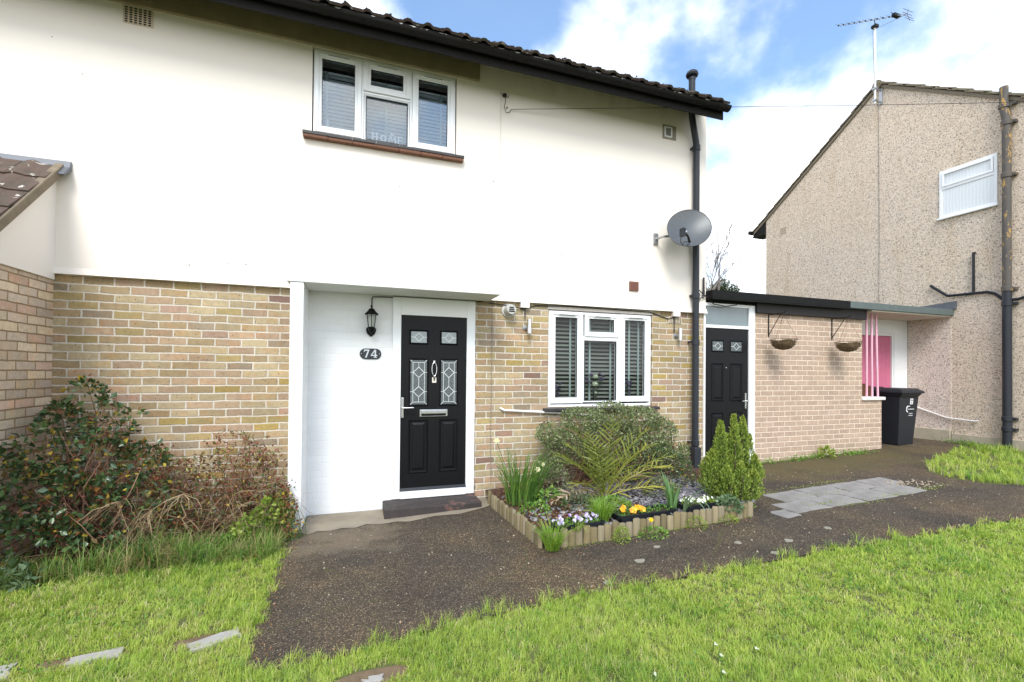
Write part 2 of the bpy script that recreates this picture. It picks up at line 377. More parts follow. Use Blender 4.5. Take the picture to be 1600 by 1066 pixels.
# black grained composite door
def door_mat():
    m, nt, b, o = newmat('black_grained_door'); co = objco(nt)
    mpn = N(nt, 'ShaderNodeMapping'); mpn.inputs['Scale'].default_value = (34, 34, 3.2); L(nt, co, mpn.inputs['Vector'])
    g = noise(nt, mpn.outputs[0], 1.6, 6, .6, 1.6)
    L(nt, mixc(nt, g, (.003, .0033, .004), (.010, .010, .011)), b.inputs['Base Color'])
    b.inputs['Roughness'].default_value = .38; b.inputs['Specular IOR Level'].default_value = .20
    bump(nt, b, g, .45, .002); return m
M_door = door_mat()
def beam_mat():
    m, nt, b, o = newmat('flaking_black_board'); co = objco(nt)
    mpn = N(nt, 'ShaderNodeMapping'); mpn.inputs['Scale'].default_value = (6, 20, 20); L(nt, co, mpn.inputs['Vector'])
    k = ramp(nt, noise(nt, mpn.outputs[0], 1.4, 7, .7), [(.69, 0.0), (.71, 1.0)])
    L(nt, mixc(nt, k, (.008, .006, .006), (.34, .30, .26)), b.inputs['Base Color']); b.inputs['Roughness'].default_value = .6
    bump(nt, b, noise(nt, co, 40, 5, .6), .3, .003); return m
M_beam = beam_mat()
def obscure():
    m, nt, b, o = newmat('obscured_door_glass'); co = objco(nt)
    v = N(nt, 'ShaderNodeTexVoronoi'); v.inputs['Scale'].default_value = 110; L(nt, co, v.inputs['Vector'])
    L(nt, mixc(nt, v.outputs['Distance'], (.02, .028, .03), (.13, .155, .16)), b.inputs['Base Color'])
    b.inputs['Roughness'].default_value = .16; b.inputs['Specular IOR Level'].default_value = .8
    bump(nt, b, v.outputs['Distance'], .5, .003); return m
M_obs = obscure()
M_obs_pale = plain('pale_obscured_glass', (.30, .34, .35), .18, var=.3, scale=90, bmp=.3, spec=.8)
M_transom = plain('frosted_transom_glass', (.13, .17, .18), .12, var=.35, scale=2.5, bmp=0, spec=.8)
M_came = plain('lead_came', (.68, .70, .70), .4, metal=.3, var=.05, scale=20, bmp=0)

def pebble_mat(name, base, warm):
    m, nt, b, o = newmat(name); co = objco(nt)
    v = N(nt, 'ShaderNodeTexVoronoi'); v.inputs['Scale'].default_value = 74; L(nt, co, v.inputs['Vector'])
    s = N(nt, 'ShaderNodeSeparateColor'); L(nt, v.outputs['Color'], s.inputs[0])
    st = ramp(nt, s.outputs[0], [(0, tuple(x*.38 for x in base)), (.09, tuple(x*.64 for x in base)), (.22, tuple(x*.93 for x in base)), (.55, base), (.78, tuple(min(1, x*1.22) for x in base)), (.92, (.88, .82, .76))], 'CONSTANT')
    gap = ramp(nt, v.outputs['Distance'], [(.35, 0.0), (.75, 1.0)])
    col = mixc(nt, math_(nt, 'MULTIPLY', gap, .32), st, tuple(x*.50 for x in base))
    col = mixc(nt, noise(nt, co, .9, 6, .6), col, mixc(nt, 1.0, col, warm, 'MULTIPLY'))
    mpn = N(nt, 'ShaderNodeMapping'); mpn.inputs['Scale'].default_value = (4, 4, .55); L(nt, co, mpn.inputs['Vector'])
    streak = ramp(nt, noise(nt, mpn.outputs[0], 1.2, 6, .6), [(.55, 0.0), (.72, 1.0)])
    col = mixc(nt, math_(nt, 'MULTIPLY', streak, .35), col, mixc(nt, 1.0, col, (.74, .66, .50), 'MULTIPLY'))
    L(nt, col, b.inputs['Base Color']); b.inputs['Roughness'].default_value = .95; b.inputs['Specular IOR Level'].default_value = .2
    bump(nt, b, math_(nt, 'SUBTRACT', 1.0, v.outputs['Distance']), .7, .008); return m
M_pebble = pebble_mat('pebbledash', (.72, .615, .515), (.96, .90, .80))
M_pebble_pink = pebble_mat('pink_pebbledash', (.74, .635, .56), (.98, .94, .92))
M_plinth = plain('cement_plinth', (.42, .37, .28), .95, var=.3, scale=7, bmp=.5)

def tile_mat(name, c, moss, lich=.5):
    m, nt, b, o = newmat(name); co = objco(nt)
    f = noise(nt, co, 6, 7, .65)
    col = mixc(nt, f, tuple(x*.65 for x in c), tuple(x*1.3 for x in c))
    k = ramp(nt, noise(nt, co, 9, 7, .7), [(.50, 0.0), (.60, 1.0)]); col = mixc(nt, math_(nt, 'MULTIPLY', k, .8), col, moss)
    k2 = ramp(nt, noise(nt, co, 16, 4, .5, .4), [(.63, 0.0), (.66, 1.0)]); col = mixc(nt, math_(nt, 'MULTIPLY', k2, lich), col, (.55, .53, .47))
    L(nt, col, b.inputs['Base Color']); b.inputs['Roughness'].default_value = .95
    bump(nt, b, noise(nt, co, 30, 6, .7), .8, .012); return m
M_tile = tile_mat('mossy_roof_tile', (.055, .035, .028), (.035, .033, .016), .35)
M_tile_left = tile_mat('brown_porch_tile', (.11, .075, .058), (.075, .062, .045), .9)
M_tile_nb = tile_mat('grey_brown_verge_tile', (.19, .155, .11), (.13, .12, .06), .4)

def asphalt():
    m, nt, b, o = newmat('worn_asphalt'); co = objco(nt)
    v = N(nt, 'ShaderNodeTexVoronoi'); v.inputs['Scale'].default_value = 150; L(nt, co, v.inputs['Vector'])
    s = N(nt, 'ShaderNodeSeparateColor'); L(nt, v.outputs['Color'], s.inputs[0])
    st = ramp(nt, s.outputs[0], [(0, (.048, .038, .029)), (.40, (.080, .064, .047)), (.70, (.118, .092, .063)), (.87, (.18, .14, .094)), (.965, (.30, .25, .18))], 'CONSTANT')
    gap = ramp(nt, v.outputs['Distance'], [(.3, 0.0), (.8, 1.0)])
    col = mixc(nt, math_(nt, 'MULTIPLY', gap, .6), st, (.022, .018, .015))
    big = noise(nt, co, 1.1, 6, .6, .3)
    col = mixc(nt, math_(nt, 'MULTIPLY', ramp(nt, big, [(.42, 0.0), (.64, 1.0)]), .75), col, mixc(nt, 1.0, col, (1.75, 1.55, 1.2), 'MULTIPLY'))
    damp = ramp(nt, noise(nt, co, 1.9, 7, .65, .6), [(.50, 0.0), (.62, 1.0)]); col = mixc(nt, math_(nt, 'MULTIPLY', damp, .42), col, mixc(nt, 1.0, col, (.50, .50, .52), 'MULTIPLY'))
    sp = N(nt, 'ShaderNodeSeparateXYZ'); g_ = N(nt, 'ShaderNodeNewGeometry'); L(nt, g_.outputs['Position'], sp.inputs[0])
    # moss film in the damp run along the outbuilding (a stain with its own outline)
    dx = math_(nt, 'DIVIDE', math_(nt, 'SUBTRACT', sp.outputs['X'], 6.2), 2.6); dy = math_(nt, 'DIVIDE', math_(nt, 'SUBTRACT', sp.outputs['Y'], 4.85), .75)
    rr = math_(nt, 'ADD', math_(nt, 'MULTIPLY', dx, dx), math_(nt, 'MULTIPLY', dy, dy))
    k = math_(nt, 'MULTIPLY', math_(nt, 'SUBTRACT', math_(nt, 'ADD', 1.15, math_(nt, 'MULTIPLY', math_(nt, 'SUBTRACT', noise(nt, co, 3.2, 6, .65), .5), 3.0)), rr), 1.2, clamp=True)
    col = mixc(nt, math_(nt, 'MULTIPLY', k, .55), col, (.115, .095, .032))
    # pale worn laitance left of the doorstep
    dx = math_(nt, 'DIVIDE', math_(nt, 'ADD', sp.outputs['X'], .08), .75); dy = math_(nt, 'DIVIDE', math_(nt, 'SUBTRACT', sp.outputs['Y'], 4.25), .55)
    rr = math_(nt, 'ADD', math_(nt, 'MULTIPLY', dx, dx), math_(nt, 'MULTIPLY', dy, dy))
    k = math_(nt, 'MULTIPLY', math_(nt, 'SUBTRACT', math_(nt, 'ADD', .75, math_(nt, 'MULTIPLY', math_(nt, 'SUBTRACT', noise(nt, co, 3.0, 7, .7), .5), 3.2)), rr), 1.3, clamp=True)
    col = mixc(nt, math_(nt, 'MULTIPLY', k, .5), col, (.22, .175, .12))
    vc = N(nt, 'ShaderNodeTexVoronoi'); vc.feature = 'DISTANCE_TO_EDGE'; vc.inputs['Scale'].default_value = .55
    wn_ = N(nt, 'ShaderNodeTexNoise'); wn_.inputs['Scale'].default_value = 5; wn_.inputs['Detail'].default_value = 6; L(nt, co, wn_.inputs['Vector'])
    wa_ = N(nt, 'ShaderNodeVectorMath', operation='MULTIPLY_ADD'); L(nt, wn_.outputs['Color'], wa_.inputs[0]); wa_.inputs[1].default_value = (.25, .25, .25); L(nt, co, wa_.inputs[2]); L(nt, wa_.outputs[0], vc.inputs['Vector'])
    ck = math_(nt, 'MULTIPLY', math_(nt, 'LESS_THAN', vc.outputs['Distance'], .0045), ramp(nt, noise(nt, co, 1.3, 3), [(.45, 0.0), (.55, 1.0)]))
    col = mixc(nt, math_(nt, 'MULTIPLY', ck, .8), col, (.075, .07, .03))
    L(nt, col, b.inputs['Base Color']); b.inputs['Roughness'].default_value = .82; b.inputs['Specular IOR Level'].default_value = .3
    bump(nt, b, math_(nt, 'SUBTRACT', 1.0, v.outputs['Distance']), .6, .006); return m
M_asph = asphalt()
M_apron = plain('worn_concrete', (.25, .21, .155), .9, var=.5, scale=4, bmp=.5)
M_slab = plain('grey_paving', (.235, .22, .205), .95, var=.5, scale=6, bmp=.4)
M_step = newmat('worn_painted_step')[0]
def step_fill():
    nt = M_step.node_tree; b = [n for n in nt.nodes if n.type == 'BSDF_PRINCIPLED'][0]; co = objco(nt)
    c = mixc(nt, noise(nt, co, 9, 7, .7), (.018, .015, .016), (.065, .05, .046)); k = ramp(nt, noise(nt, co, 5, 6, .7), [(.55, 0.0), (.62, 1.0)]); c = mixc(nt, math_(nt, 'MULTIPLY', k, .6), c, (.17, .085, .065))
    k = ramp(nt, noise(nt, co, 24, 6, .75), [(.66, 0.0), (.69, 1.0)]); c = mixc(nt, k, c, (.35, .30, .26)); L(nt, c, b.inputs['Base Color']); b.inputs['Roughness'].default_value = .8; bump(nt, b, noise(nt, co, 20, 6, .7), .6, .006)
step_fill()
M_soil = plain('dark_soil', (.045, .030, .018), 1, var=.6, scale=25, bmp=.9)
M_lawnbase = plain('lawn_soil', (.105, .11, .040), 1, var=.6, scale=9, bmp=.8)
M_slate = leafmat('slate_chip', [(0, (.09, .085, .095)), (.5, (.20, .19, .21)), (1, (.38, .36, .38))], .6, 0, .4)
M_stone = plain('rubble_stone', (.27, .20, .13), .95, var=.4, scale=12, bmp=.7)
M_leaflitter = leafmat('dead_leaves', [(0, (.10, .04, .02)), (.6, (.26, .13, .06)), (1, (.42, .28, .16))], .8, .1)
M_soil_red = plain('bark_mulch', (.075, .035, .022), 1, var=.6, scale=30, bmp=.9)

def log_mat():
    m, nt, b, o = newmat('treated_log'); co = objco(nt)
    mpn = N(nt, 'ShaderNodeMapping'); mpn.inputs['Scale'].default_value = (30, 30, 4); L(nt, co, mpn.inputs['Vector'])
    c = mixc(nt, noise(nt, mpn.outputs[0], 1.3, 5, .6), (.145, .125, .075), (.33, .275, .18))
    at = N(nt, 'ShaderNodeAttribute', attribute_name='v'); c = mixc(nt, 1.0, c, ramp(nt, at.outputs['Fac'], [(0, (.55, .52, .42)), (.4, (.85, .80, .62)), (.7, (.95, .95, 1.0)), (1, (1.15, 1.1, .95))]), 'MULTIPLY')
    L(nt, c, b.inputs['Base Color']); b.inputs['Roughness'].default_value = .9; bump(nt, b, noise(nt, mpn.outputs[0], 3, 4, .6), .4, .004); return m
M_log = log_mat()

def ground_z(x): return .038*np.maximum(np.asarray(x, dtype=float)-.3, 0)
def gz(x): return float(.038*max(min(x, 14)-.3, 0))

# ================================================================== GROUND
def sheet(name, poly, dz, mat, kind='structure', step=.25):
    """terrain-following sheet from a polygon (fan-free: grid clipped by bmesh)"""
    import bmesh
    bm = bmesh.new(); vs = [bm.verts.new((x, y, 0)) for x, y in poly]; bm.faces.new(vs)
    xs = [p[0] for p in poly]
    x = math.floor(min(xs))+0.3
    cuts = [0.3, 14.0]
    for c in cuts:
        bmesh.ops.bisect_plane(bm, geom=bm.verts[:]+bm.edges[:]+bm.faces[:], plane_co=(c, 0, 0), plane_no=(1, 0, 0))
    bmesh.ops.triangulate(bm, faces=bm.faces[:])
    for v in bm.verts: v.co.z = gz(v.co.x)+dz
    bmesh.ops.recalc_face_normals(bm, faces=bm.faces)
    if sum(f.normal.z for f in bm.faces) < 0: bmesh.ops.reverse_faces(bm, faces=bm.faces)
    me = bpy.data.meshes.new(name); bm.to_mesh(me); bm.free(); me.materials.append(mat)
    o = bpy.data.objects.new(name, me); COL.objects.link(o); tag(o, kind=kind); return o
sheet('ground', [(-300, -300), (300, -300), (300, 300), (-300, 300)], -.014, M_lawnbase)
path_edge_front = [(-.50, 2.54), (-.31, 2.50), (.02, 2.53), (.3, 2.60), (.82, 2.62), (1.35, 2.65), (2.06, 2.60), (2.65, 2.58), (3.5, 2.54), (4.52, 2.47), (5.67, 2.39), (8.0, 2.2), (14, 1.9)]
path_poly = [(-.47, 5.3), (-.45, 4.92), (-.53, 4.3), (-.56, 3.76), (-.53, 2.95)] + path_edge_front + [(14, 2.6), (9.5, 2.75), (7.3, 2.90), (6.85, 3.15), (6.75, 3.45), (6.92, 3.81), (7.42, 4.12), (8.4, 4.40), (9.1, 4.62), (9.6, 4.75), (9.6, 5.62), (8.0, 5.62), (7.0, 5.3)]
sheet('path', path_poly, 0, M_asph)
apron_poly = [(-.45, 5.04), (1.40, 5.04), (1.38, 4.72), (1.28, 4.66), (1.0, 4.56), (.75, 4.60), (.62, 4.56), (.5, 4.53), (.38, 4.58), (.22, 4.56), (.10, 4.60), (0, 4.52), (-.12, 4.55), (-.22, 4.50), (-.33, 4.53), (-.40, 4.46), (-.47, 4.52)]
sheet('concrete_apron', apron_poly, .004, M_apron)
bed_poly = [(1.40, 5.04), (1.46, 3.46), (2.4, 3.42), (3.5, 3.42), (3.76, 3.50), (3.9, 4.0), (4.3, 4.6), (4.45, 5.04)]
sheet('bed_soil', bed_poly, .085, M_soil_red)
sheet('shrub_border_soil', [(-2.5, 5.05), (-.62, 5.05), (-.56, 4.3), (-.75, 4.22), (-1.2, 4.1), (-2.0, 4.1), (-2.5, 4.1)], .0, M_soil)

# paving slabs: patch beside the conifer
def slab_obj(name, c, w, d, rz, label, mat=M_slab, th=.03, dz=.012, group=None, jag=.012):
    n = 14; pts = []
    hw, hd = w/2, d/2
    cor = [(-hw, -hd), (hw, -hd), (hw, hd), (-hw, hd)]
    for i in range(4):
        a, b2 = cor[i], cor[(i+1) % 4]
        for k in range(5):
            t = k/5; pts.append((a[0]+(b2[0]-a[0])*t+random.uniform(-jag, jag), a[1]+(b2[1]-a[1])*t+random.uniform(-jag, jag)))
    cs, sn = math.cos(rz), math.sin(rz)
    P = [(c[0]+x*cs-y*sn, c[1]+x*sn+y*cs) for x, y in pts]
    mb = MB(); n = len(P)
    vs = [(x, y, gz(x)+dz) for x, y in P]+[(x, y, gz(x)+dz-th) for x, y in P]
    mb.add(vs, [tuple(range(n)), tuple(range(2*n-1, n-1, -1))]+[(i, i+n, (i+1) % n+n, (i+1) % n) for i in range(n)])
    o = build(name, mb, mat, bevel=.003); tag(o, label, 'paving slab', group); return o
rows_ = [('back', 3.705, [(4.45, .47), (4.93, .47), (5.41, .47), (5.87, .43)]), ('middle', 3.405, [(4.24, .47), (4.72, .47), (5.20, .47), (5.69, .49)]), ('front', 3.30, [(3.90, .20)])]
lab = {('back', 0): 'grey paving slab at the back left of the patch near the conifer', ('back', 1): 'second grey paving slab from the left in the back row', ('back', 2): 'third grey paving slab from the left in the back row', ('back', 3): 'grey paving slab at the back right corner of the patch by the gravel',
       ('middle', 0): 'grey paving slab in the front row just right of the conifer', ('middle', 1): 'second grey paving slab from the left in the front row', ('middle', 2): 'third grey paving slab from the left in the front row', ('middle', 3): 'grey paving slab at the far right tip of the front row',
       ('front', 0): 'small stained paving piece against the end of the log edging'}
for rn, y, xs in rows_:
    for i, (x, w) in enumerate(xs):
        slab_obj('paving_slab', (x, y), w-.008, (.288 if rn != 'front' else .19), random.uniform(-.012, .012), lab[(rn, i)], group='paving slabs let into the path', dz=.007)
for (x, y, w, d, rz, l) in [(-.72, 2.89, .24, .10, .35, 'pale grey stepping stone in the grass nearest the path'), (-1.25, 2.90, .22, .10, .25, 'whitish stepping stone half covered by grass'),
                            (-1.66, 2.88, .16, .14, .2, 'stepping stone at the left edge of the picture'), (.09, 2.28, .10, .045, .2, 'small white stone slab in bare soil at the lawn edge')]:
    slab_obj('stepping_stone', (x, y), w, d, rz, l, mat=plain('pale_stone', (.36, .34, .31), .9, var=.35, scale=10, bmp=.4), dz=.001, group='stepping stones in the lawn', jag=.012)
for nm_, (x, y, a_, b_, rz_) in (('bare_soil', (-.78, 2.92, .26, .07, .3)), ('bare_soil', (-1.32, 2.90, .28, .07, .1)), ('bare_soil', (.10, 2.31, .20, .07, .1)), ('bare_soil', (-1.66, 2.88, .12, .09, .1))):
    sheet(nm_, [(x+a_*math.cos(t_)*random.uniform(.8, 1.1), y+b_*math.sin(t_)*random.uniform(.8, 1.1)+a_*math.cos(t_)*rz_*.4) for t_ in np.linspace(0, 2*math.pi, 17)[:-1]], -.008, plain('trodden_soil', (.16, .11, .065), 1, var=.5, scale=25, bmp=.8))
# light stones / lichen patches on path
for i, (x, y, s) in enumerate([(2.02, 2.93, .045), (2.95, 2.92, .035), (3.35, 2.80, .04), (3.05, 2.66, .035), (1.62, 2.72, .03), (3.9, 2.88, .035), (2.3, 3.1, .03)]):
    mb = MB(); P = [(x+s*random.uniform(.7, 1.2)*math.cos(a), y+s*.7*random.uniform(.7, 1.2)*math.sin(a)) for a in np.linspace(0, 2*math.pi, 12)[:-1]]
    n = len(P); mb.add([(a, b2, gz(a)+.006) for a, b2 in P]+[(a, b2, gz(a)-.004) for a, b2 in P], [tuple(range(n)), tuple(range(2*n-1, n-1, -1))]+[(k, k+n, (k+1) % n+n, (k+1) % n) for k in range(n)])
    tag(build('pebble', mb, plain('pale_pebble', (.26, .24, .19), .9, var=.3), None), 'flat pale pebble lying on the dark path', 'pebble', 'pale pebbles trodden into the path')

# ================================================================== MAIN HOUSE
YB, YR = 5.05, 5.02
house = thing('house', 'cream rendered two storey house with brick ground floor and black front door', 'house', (1.0, 5.05, 0))
def wall_rects(mb, x0, x1, z0, z1, y0, y1, ops):
    xs = sorted({x0, x1} | {o[i] for o in ops for i in (0, 1)}); xs = [x for x in xs if x0 <= x <= x1]
    for a, b2 in zip(xs[:-1], xs[1:]):
        zs = [(z0, z1)]
        for o in ops:
            if o[0] <= a+1e-6 and o[1] >= b2-1e-6:
                nz_ = []
                for (p, q) in zs:
                    if o[3] <= p or o[2] >= q: nz_.append((p, q)); continue
                    if o[2] > p: nz_.append((p, o[2]))
                    if o[3] < q: nz_.append((o[3], q))
                zs = nz_
        for p, q in zs: mb.box(a, b2, y0, y1, p, q)
    return mb
GW = (2.175, 3.655, 1.05, 2.295)         # ground floor window opening
UW = (-.465, 1.025, 3.885, 4.778)         # upper window opening
FD = (.355, 1.265, .10, 2.30)            # front door opening
mb = MB(); wall_rects(mb, -2.52, -.50, -.2, 2.30, YB, YB+.28, []); build('brick_wall', mb, M_brick, house)
mb = MB(); wall_rects(mb, 1.265, 4.487, -.2, 2.30, YB, YB+.28, [GW]); build('brick_wall', mb, M_brick, house)
mb = MB(); wall_rects(mb, -.50, .355, -.2, 2.30, YB, YB+.28, []); mb.box(.355, 1.265, YB, YB+.28, -.2, .10)
build('painted_brick_wall', mb, M_wbrick, house)
# render with a bell-cast drip at the bottom
mb = MB(); wall_rects(mb, -9.0, 4.49, 2.36, 5.20, YR, YB+.28, [UW])
mb.prism([(YR, 2.36), (YR-.022, 2.298), (YB+.0, 2.298), (YB+.28, 2.31), (YB+.28, 2.36)], -9.0, 4.505, 'YZ')
build('rendered_wall', mb, M_render, house)
mb = MB(); mb.box(4.25, 4.487, YB+.28, 11.0, -.2, 5.2); mb.box(-9, 4.25, 10.75, 11.0, -.2, 5.2)
mb.prism([(YB+.28, 5.2), (11.0, 5.2), (8.14, 7.2)], 4.26, 4.48, 'YZ'); mb.box(-9, 4.25, YB+.30, 10.75, 2.32, 2.42)
build('gable_wall', mb, M_render_left, house)
mb = MB(); mb.box(-9.0, 1.285, YR-.03, YR-.001, 4.782, 5.18)
build('stained_lintel', mb, M_band, house, bevel=.01)

# main roof: corrugated interlocking tiles
def tile_roof(x0, x1, y0, z0, dirn, nrow, slope, gauge=.30, tw=.30, th=.035, roll=.028, jit=.006, nx=8, seed=1):
    """rows of tiles climbing from (y0,z0); dirn +1 climbs towards +y"""
    rg = np.random.default_rng(seed)
    mb = MB(); cs, sn = math.cos(slope), math.sin(slope)
    ncol = int(round((x1-x0)/tw))
    for r in range(nrow):
        for c in range(ncol):
            xa = x0+c*tw; j1, j2 = rg.uniform(-jit, jit, 2); vs = []
            for k in range(nx+1):
                t = k/nx; x = xa+t*tw*.995
                prof = roll*(max(0, math.sin(t*math.pi*2))**1.2)
                for (s, h) in ((0-.03, 0), (gauge+.03, -.018)):
                    d = r*gauge+s+j1*2; hh = prof+h+th+j2
                    vs.append((x, y0+dirn*(d*cs-hh*sn), z0+d*sn+hh*cs))
                    hh = prof+h+j2
                    vs.append((x, y0+dirn*(d*cs-hh*sn), z0+d*sn+hh*cs))
            fs = []
            for k in range(nx):
                a = k*4; b2 = a+4
                fs += [(a, b2, b2+2, a+2), (a+1, a+3, b2+3, b2+1), (a, a+1, b2+1, b2), (a+2, b2+2, b2+3, a+3)]
            e = nx*4; fs += [(0, 2, 3, 1), (e, e+1, e+3, e+2)]
            mb.add(vs, fs)
    return mb
roof = build('roof', tile_roof(-6.07, 4.38, 4.52, 4.875, 1, 14, R(35), tw=.19, th=.024, roll=.024, nx=6, seed=3), M_tile, house)
# moss clumps on the eave tiles
def lumps(pts, rad, seed=0, n=6):
    rg = np.random.default_rng(seed); mb = MB()
    for p, r in zip(pts, rad):
        prof = [(r*.5, -r*.3), (r, 0), (r*.8, r*.5), (r*.25, r*.75)]
        o = len(mb.v); mb.lathe(p, prof, n)
        for i in range(o, len(mb.v)):
            v = mb.v[i]; mb.v[i] = tuple(v[k]+rg.uniform(-.25, .25)*r for k in range(3))
    return mb
pts = []; rad = []
for i in range(300):
    x = random.uniform(-2.5, 4.33); s = abs(random.gauss(0, .12))
    pts.append((x, 4.51+s*.82+random.uniform(-.01, .02), 4.892+s*.57+.03*max(0, math.sin((x+6.07)/.19*2*math.pi)))); rad.append(random.uniform(.005, .013))
tag(build('moss', lumps(pts, rad, 4), plain('dark_moss', (.030, .028, .014), 1, var=.6, scale=40, bmp=.8), roof), kind='stuff')
mb = MB(); mb.box(-9, 4.40, 4.622, 4.640, 4.730, 4.88); mb.prism([(4.640, 4.736), (5.0, 5.04), (5.0, 5.06), (4.640, 4.756)], -9, 4.39, 'YZ')
build('fascia_board', mb, M_gutter, house)
mb = MB(); prof = []
for k in range(9):
    a = math.pi+math.pi*k/8; prof.append((4.565+.056*math.cos(a), 4.86+.056*math.sin(a)))
inner = [(4.565+.050*math.cos(math.pi+math.pi*k/8), 4.86+.050*math.sin(math.pi+math.pi*k/8)) for k in range(8, -1, -1)]
mb.prism(prof+inner, -9, 4.43, 'YZ'); g = build('gutter', mb, M_gutter, house, smooth=True)
for x in np.arange(-2.2, 4.5, .92):
    mb = MB(); pr = [(4.565+.061*math.cos(math.pi+math.pi*k/8), 4.86+.061*math.sin(math.pi+math.pi*k/8)) for k in range(9)]
    pr2 = [(4.565+.0565*math.cos(math.pi+math.pi*k/8), 4.86+.0565*math.sin(math.pi+math.pi*k/8)) for k in range(8, -1, -1)]
    mb.prism(pr+pr2, x, x+.045, 'YZ'); mb.box(x+.01, x+.035, 4.622, 4.6245, 4.84, 4.875); build('gutter_bracket', mb, M_gutter, g)
# peeling white patches on the gutter lip
rg = np.random.default_rng(5); mb = MB()
for i in range(46):
    x = rg.uniform(-.6, 4.3); w = rg.uniform(.01, .07); h = rg.uniform(.004, .014)
    mb.prism([(x, 4.857), (x+w, 4.857), (x+w*.8, 4.857-h*.6), (x+w*.5, 4.857-h), (x+w*.2, 4.857-h*.7)], 4.5072, 4.5085)
tag(build('peeling_paint', mb, plain('flaking_pale_paint', (.38, .37, .34), .8, var=.3), g), kind='stuff')

# windows ----------------------------------------------------------
def upvc_window(opening, y, casements, mull, fname, glass, blindfn=None, sill=None):
    x0, x1, z0, z1 = opening
    w = build('window', MB().frame(x0+.012, x1-.012, z0+.006, z1-.008, .032, y, y+.06), M_white, house, bevel=.003)
    mb = MB()
    for m_ in mull: mb.box(*m_)
    if mull: build('mullion', mb, M_white, w, bevel=.003)
    for (a, b2, c, d, fr, opn) in casements:      # glass edges, casement frame width
        ff = MB()
        y0 = y-.014 if opn else y+.004
        # bevelled sash ring
        for k, (g_, yy) in enumerate(((fr, y0), (fr*.42, y0+.012))):
            ff.frame(a-g_, b2+g_, c-g_, d+g_, g_-(fr*.42 if k == 0 else 0), yy, y+.05)
        build('casement_frame', ff, M_white, w, bevel=.003)
        build('pane', MB().box(a-.004, b2+.004, y+.022, y+.028, c-.004, d+.004), glass, w)
        # black rubber gasket
        build('gasket', MB().frame(a-.0035, b2+.0035, c-.0035, d+.0035, .0065, y+.006, y+.021), M_black_pl, w)
        if opn == 2:
            cx = (a+b2)/2
            mbv = MB(); mbv.box(cx-.12*min(1, (b2-a)/.3), cx+.12*min(1, (b2-a)/.3), y0-.010, y0-.0005, d+fr*.40, d+fr*.40+.016)
            tv = build('trickle_vent', mbv, M_white, w, bevel=.003)
            mbs = MB(); mbs.box(cx-.10, cx+.10, y0-.0125, y0-.0103, d+fr*.40+.002, d+fr*.40+.006); build('vent_slot', mbs, M_black_pl, w)
    return w
yw = 5.065
wu = upvc_window(UW, 5.035, [(-.375, -.055, 3.988, 4.686, .066, 2), (.104, .440, 4.510, 4.680, .075, 2), (.062, .486, 3.932, 4.384, .022, 0), (.604, .926, 3.985, 4.681, .066, 2)],
                 [(.012, .036, 5.036, 5.09, 3.92, 4.745), (.512, .536, 5.036, 5.09, 3.92, 4.745), (.036, .512, 5.037, 5.09, 4.408, 4.432)], 'upper', M_glass_up)
wg = upvc_window((2.175, 3.655, 1.05, 2.238), yw, [(2.277, 2.574, 1.170, 2.152, .070, 2), (2.736, 3.095, 1.990, 2.153, .060, 2), (2.680, 3.125, 1.133, 1.870, .024, 0), (3.253, 3.552, 1.180, 2.157, .070, 2)],
                 [(2.648, 2.655, 5.068, 5.12, 1.09, 2.20), (3.150, 3.182, 5.066, 5.12, 1.09, 2.20), (2.656, 3.149, 5.067, 5.12, 1.895, 1.930)], 'ground', M_glass)
build('lintel_strip', MB().box(2.165, 3.665, 5.045, 5.12, 2.238, 2.293), M_lintel, wg, bevel=.004)
# sills (double course of clay tile)
mb = MB()
for k in range(7): mb.box(-.545+k*.236, -.545+k*.236+.234, 4.955, 5.04, 3.853+random.uniform(-.003, .003), 3.884)
build('window_sill', mb, M_sill_tile, wu, bevel=.004)
mb = MB()
for k in range(7): mb.box(-.54+k*.234, -.54+k*.234+.232, 4.963+random.uniform(-.005, .005), 5.04, 3.822, 3.852)
build('sill_tile_course', mb, M_sill_brown, wu, bevel=.004)
build('window_sill', MB().box(2.11, 3.73, 4.975, 5.075, 1.008, 1.048), M_sill_tile, wg, bevel=.008)
# rooms
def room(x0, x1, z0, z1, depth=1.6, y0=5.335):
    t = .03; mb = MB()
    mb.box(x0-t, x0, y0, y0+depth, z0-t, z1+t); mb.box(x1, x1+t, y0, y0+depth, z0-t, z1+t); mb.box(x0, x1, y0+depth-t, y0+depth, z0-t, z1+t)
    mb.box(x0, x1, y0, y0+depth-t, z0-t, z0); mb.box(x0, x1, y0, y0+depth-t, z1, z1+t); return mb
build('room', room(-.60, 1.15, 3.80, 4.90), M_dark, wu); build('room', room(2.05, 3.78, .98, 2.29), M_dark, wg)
def blind(x0, x1, z0, z1, y, pitch, sw, tilt, tapes, mat, mt, par, tw=.025):
    mb = MB(); z = z0
    while z < z1:
        mb.obox(((x0+x1)/2, y, z), x1-x0, sw, .0025, rx=tilt); z += pitch
    b_ = build('blind', mb, mat, par)
    for t in tapes: build('blind_tape', MB().box(t-tw/2, t+tw/2, y-sw*.5-.004, y-sw*.5-.002, z0, z1), mt, par)
    return b_
blind(2.19, 3.64, 1.12, 2.22, 5.19, .050, .042, R(40), [2.525, 2.80, 3.10, 3.38, 3.52], M_blind_g, M_tape, wg)
blind(-.44, .50, 3.95, 4.62, 5.17, .040, .046, R(66), [-.335, .27], M_blind, M_tape, wu); blind(.56, 1.0, 3.95, 4.62, 5.17, .040, .046, R(66), [.87], M_blind, M_tape, wu)
build('headrail', MB().box(-.44, 1.0, 5.15, 5.19, 4.612, 4.628), M_white, wu)
